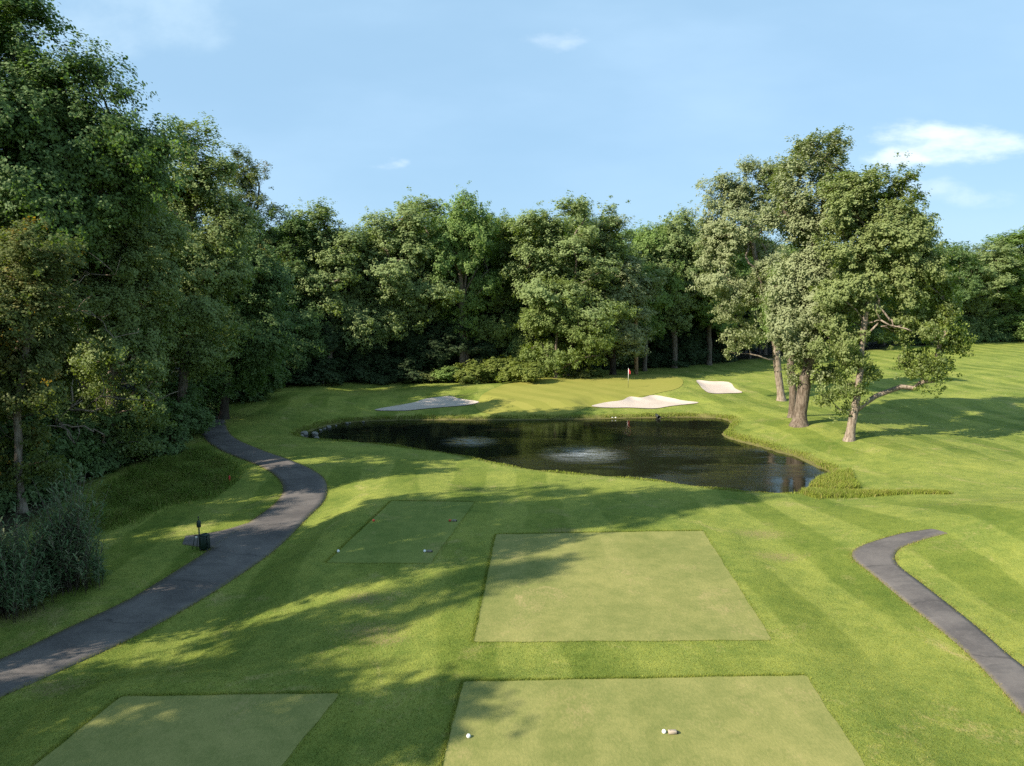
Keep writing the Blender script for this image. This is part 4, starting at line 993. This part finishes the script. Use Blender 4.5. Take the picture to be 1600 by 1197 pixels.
# flagstick
g = ground(981.5, 606); rt = thing('flagstick', g, 'flagstick with a limp red flag standing on the putting green', 'flagstick')
H_ = 2.25
mb = MB(); mb.tube([(0, 0, -.1), (0, 0, .85)], .018, 8); mb.build('lower_pole', M['dgreen'], rt)
mb = MB(); mb.tube([(0, 0, .85), (0, 0, H_)], .026, 8); mb.lathe([(0, H_+.05), (.02, H_+.045), (.034, H_+.02), (.03, H_-.005), (0, H_-.01)], 10); mb.build('pole', M['white'], rt)
u = np.linspace(0, 1, 13); v = np.linspace(0, 1, 9); uu, vv = np.meshgrid(u, v)
fx = .028+uu*.22*(1-.30*vv); fz = H_-.03-vv*.36-uu*.26; fy = .05*np.sin(uu*9+vv*2)*uu
Vf = np.stack([fx, fy, fz], -1).reshape(-1, 3); idx = np.arange(len(Vf)).reshape(9, 13)
qf = np.stack([idx[:-1, :-1], idx[:-1, 1:], idx[1:, 1:], idx[1:, :-1]], -1).reshape(-1, 4)
nb_ = len(Vf); Vf = np.concatenate([Vf, Vf+[0, .006, 0]]); qf = np.concatenate([qf[:, ::-1], qf+nb_])
obj('flag', mesh_np('flag', Vf, [qf], [M['red']], True), rt)
mb = MB(); mb.lathe([(.054, -.12), (.054, .018), (.060, .018), (.060, -.12)], 18); mb.build('cup', M['white'], rt)

# tee markers
ball0 = None
def ball(px, py, r, mat, label, group):
    global ball0
    g = ground(px, py); rt = thing('tee_marker', g, label, 'tee marker', group)
    mb = MB(); a = np.linspace(-math.pi/2, math.pi/2, 15)
    mb.lathe([(max(r*math.cos(t), 1e-4), r*.94+r*math.sin(t)) for t in a], 22); mb.build('ball', mat, rt)
    mb = MB(); mb.tube([(0, 0, -.09), (0, 0, .02)], [.003, .009], 6); mb.build('spike', M['dark'], rt)
def block(px, py, label, ln=.20, wd=.10, mat=None, group=None):
    g = ground(px, py); rt = thing('tee_block', (g[0], g[1], g[2]+.012), label, 'tee block', group, rz=math.radians(2))
    mb = MB(); mb.box((0, 0, .045), (ln, wd, .075), .007); mb.build('body', mat or M['tan'], rt)
    mb = MB(); mb.box((ln*.5+.022, 0, .032), (.05, wd*.72, .055), .006); mb.build('dark_end', M['dark'], rt)  # dark box at the right end of the body
    mb = MB(); mb.box((-ln*.26, wd*.10, .0835), (.05, .012, .004), .001, -.7); mb.build('slot', M['dark'], rt)
TG = 'ball tee markers'
ball(732, 1153, .053, M['white'], 'white ball marker standing alone at the left side of the foreground tee', TG)
ball(1037.5, 1146, .053, M['white'], 'white ball marker touching the tan block on the foreground tee', TG)
block(1050.5, 1147, 'tan block with a dark end beside a white ball on the foreground tee', group='tee blocks')
ball(528.5, 863, .06, M['white'], 'white ball marker near the lower left corner of the small shaded tee', TG)
ball(663.5, 863, .06, M['white'], 'white ball marker beside the block at the lower right of the small shaded tee', TG)
block(670.5, 863, 'pale block by the white ball at the lower right of the small shaded tee', .20, .11, M['grey'], 'tee blocks')
ball(584, 815, .06, M['redp'], 'red ball marker at the left edge of the small shaded tee', TG)
ball(703, 815, .06, M['redp'], 'red ball marker beside the block at the upper right of the small shaded tee', TG)
block(709.5, 815, 'pale block by the red ball at the upper right of the small shaded tee', .20, .11, M['grey'], 'tee blocks')

# ball washer and bin beside the left path
g = ground(312.5, 858); rt = thing('ball_washer', g, 'dark green ball washer on a post beside the left cart path', 'ball washer')
mb = MB(); mb.tube([(0, 0, -.15), (0, 0, 1.05)], .032, 10); mb.build('post', M['dgreen'], rt)
mb = MB(); mb.lathe([(0, 1.02), (.08, 1.02), (.095, 1.06), (.095, 1.24), (.075, 1.30), (.03, 1.33), (0, 1.335)], 16); mb.build('washer_body', M['dgreen'], rt)
mb = MB(); mb.tube([(0, 0, 1.33), (0, 0, 1.46)], .014, 8); mb.lathe([(0, 1.44), (.03, 1.45), (.034, 1.48), (.02, 1.51), (0, 1.515)], 10); mb.build('plunger_knob', M['dark'], rt)
mb = MB(); mb.tube([(-.24, 0, .62), (0, 0, .66), (.22, 0, .66)], .018, 8); mb.build('cross_arm', M['dgreen'], rt)
for sx_ in (-.26, -.1):
    mb = MB(); mb.tube([(sx_*.8, .05, .62), (sx_*1.25, -.08, -.05)], .016, 7); mb.build('leg', M['dgreen'], rt)
mb = MB(); mb.box((-.13, -.035, .56), (.10, .018, .09), .006); mb.build('towel', M['white'], rt)
g = ground(321, 859); rt = thing('litter_bin', g, 'dark green square litter bin beside the ball washer post', 'bin')
mb = MB()
for i in range(4):
    a_ = i*math.pi/2
    for k in (-.12, -.04, .04, .12):
        c_, s_ = math.cos(a_), math.sin(a_); mb.box((.165*c_-k*.85*s_, .165*s_+k*.85*c_, .36), (.018, .07, .62), .005, a_)
mb.build('slats', M['dgreen'], rt)
mb = MB(); mb.lathe([(0, .08), (.140, .08), (.148, .64), (.136, .64), (.126, .10), (0, .10)], 18); mb.build('liner', M['dark'], rt)
mb = MB(); mb.lathe([(.09, .70), (.17, .66), (.19, .68), (.18, .71), (.11, .75), (.09, .75), (.09, .70)], 20); mb.build('lid', M['dgreen'], rt)
for sx_, sy_ in ((-1, -1), (1, -1), (1, 1), (-1, 1)):
    mb = MB(); mb.tube([(.15*sx_, .15*sy_, .10), (.17*sx_, .17*sy_, -.06)], .018, 7); mb.build('leg', M['dark'], rt)

# red stake and posts
g = ground(359, 755); rt = thing('marker_stake', g, 'short red stake standing in the grass left of the cart path', 'stake')
mb = MB(); mb.box((0, 0, .18), (.075, .075, .48), .008); mb.build('post', M['redp'], rt)
mb = MB(); mb.lathe([(.0535, .42), (.05, .44), (.02, .475), (0, .48)], 4); mb.build('tip', M['redp'], rt)
for (px, py, h, lab) in [(617, 596, .85, 'short grey post at the foot of the wood above the left bunker'), (505, 600, .8, 'short grey post at the foot of the wood left of the pond')]:
    g = ground(px, py); rt = thing('wooden_post', g, lab, 'post', 'short posts at the wood edge')
    mb = MB(); mb.tube([(0, 0, -.2), (.01, 0, h*.5), (0, .01, h)], [.13, .12, .115], 10); mb.build('post', M['grey'], rt)
    mb = MB(); mb.lathe([(.13, h-.02), (.125, h+.03), (.06, h+.07), (0, h+.075)], 12); mb.build('cap', M['grey'], rt)

# rocks at the pond's left end and bits on the far bank
def rock(x, y, z, s, seed, label, group, mat=None):
    import bmesh
    bm = bmesh.new(); bmesh.ops.create_icosphere(bm, subdivisions=3, radius=1)
    r = np.random.default_rng(seed); k = r.normal(0, 1, (7, 3)); k /= np.linalg.norm(k, axis=1, keepdims=True); cut = r.uniform(.55, .85, 7); st = np.array([1, r.uniform(.6, .9), r.uniform(.45, .7)])
    for v in bm.verts:
        p = np.array(v.co)
        for kk, c_ in zip(k, cut):
            d = p@kk
            if d > c_: p = p-kk*(d-c_)
        p = p*(1+.05*math.sin(p[0]*9+seed)*math.cos(p[1]*8)); v.co = p*st*s
    me = bpy.data.meshes.new('rock'); bm.to_mesh(me); bm.free(); me.materials.append(mat or M['rock'])
    o = obj('rock', me); o.location = (x, y, z); o.rotation_euler = (0, 0, r.uniform(0, 6)); tag(o, label, 'rock', group)
k = 0
rock_lab = ['pale flat rock at the very left tip of the pond', None]
r4 = np.random.default_rng(3)
for (px, py, s) in [(465, 685, .36), (473, 682, .30), (480, 678, .38), (486, 684, .26), (493, 677, .32), (477, 687, .22), (499, 672, .22), (489, 680, .34), (507, 669.5, .17), (514, 667, .24), (527, 664.5, .13), (541, 661.5, .20), (552, 660.5, .11), (571, 659, .15)]:
    p_ = at_plane(px, py, WATER+.05)
    rock(p_[0]+r4.normal(0, .12), p_[1]+r4.normal(0, .15), WATER+.02+.1*s, s*r4.uniform(.8, 1.15), 60+k, rock_lab[0] if k == 0 else ('dark rock in the heap at the left end of the pond' if k < 8 else 'small pale stone in the row along the left far shore of the pond'), 'rocks heaped at the left end of the pond' if k < 8 else 'stones along the far shore'); k += 1
for (px, lab) in ((957, 'left one of two small white stones on the far bank'), (962, 'right one of two small white stones on the far bank')):
    p_ = at_plane(px, 653, WATER+.1); rock(p_[0], p_[1], WATER+.14, .10, 90+px, lab, 'two white stones on the far bank', M['white'])
p_ = at_plane(1028.5, 652, WATER+.12)
rt = thing('drain_pipe', (p_[0], p_[1], WATER+.16), 'black drain pipe mouth in the far pond bank', 'pipe')
mb = MB(); a_ = np.linspace(0, 2*math.pi, 17)[:-1]
ring = lambda r_, y_: np.stack([r_*np.cos(a_), np.full(16, y_), r_*np.sin(a_)], 1)
V = np.concatenate([ring(.16, 1.0), ring(.16, -.35), ring(.135, -.35), ring(.135, .6)]); q = [(i*16+j, i*16+(j+1) % 16, (i+1)*16+(j+1) % 16, (i+1)*16+j) for i in range(3) for j in range(16)]
mb.add(V, q); mb.build('pipe', M['dark'], rt)
mb = MB(); V = np.concatenate([ring(.185, -.30), ring(.185, -.36), ring(.16, -.37), ring(.161, -.30)]); mb.add(V, q); mb.build('collar', M['dark'], rt)
print('done', len(bpy.data.objects))
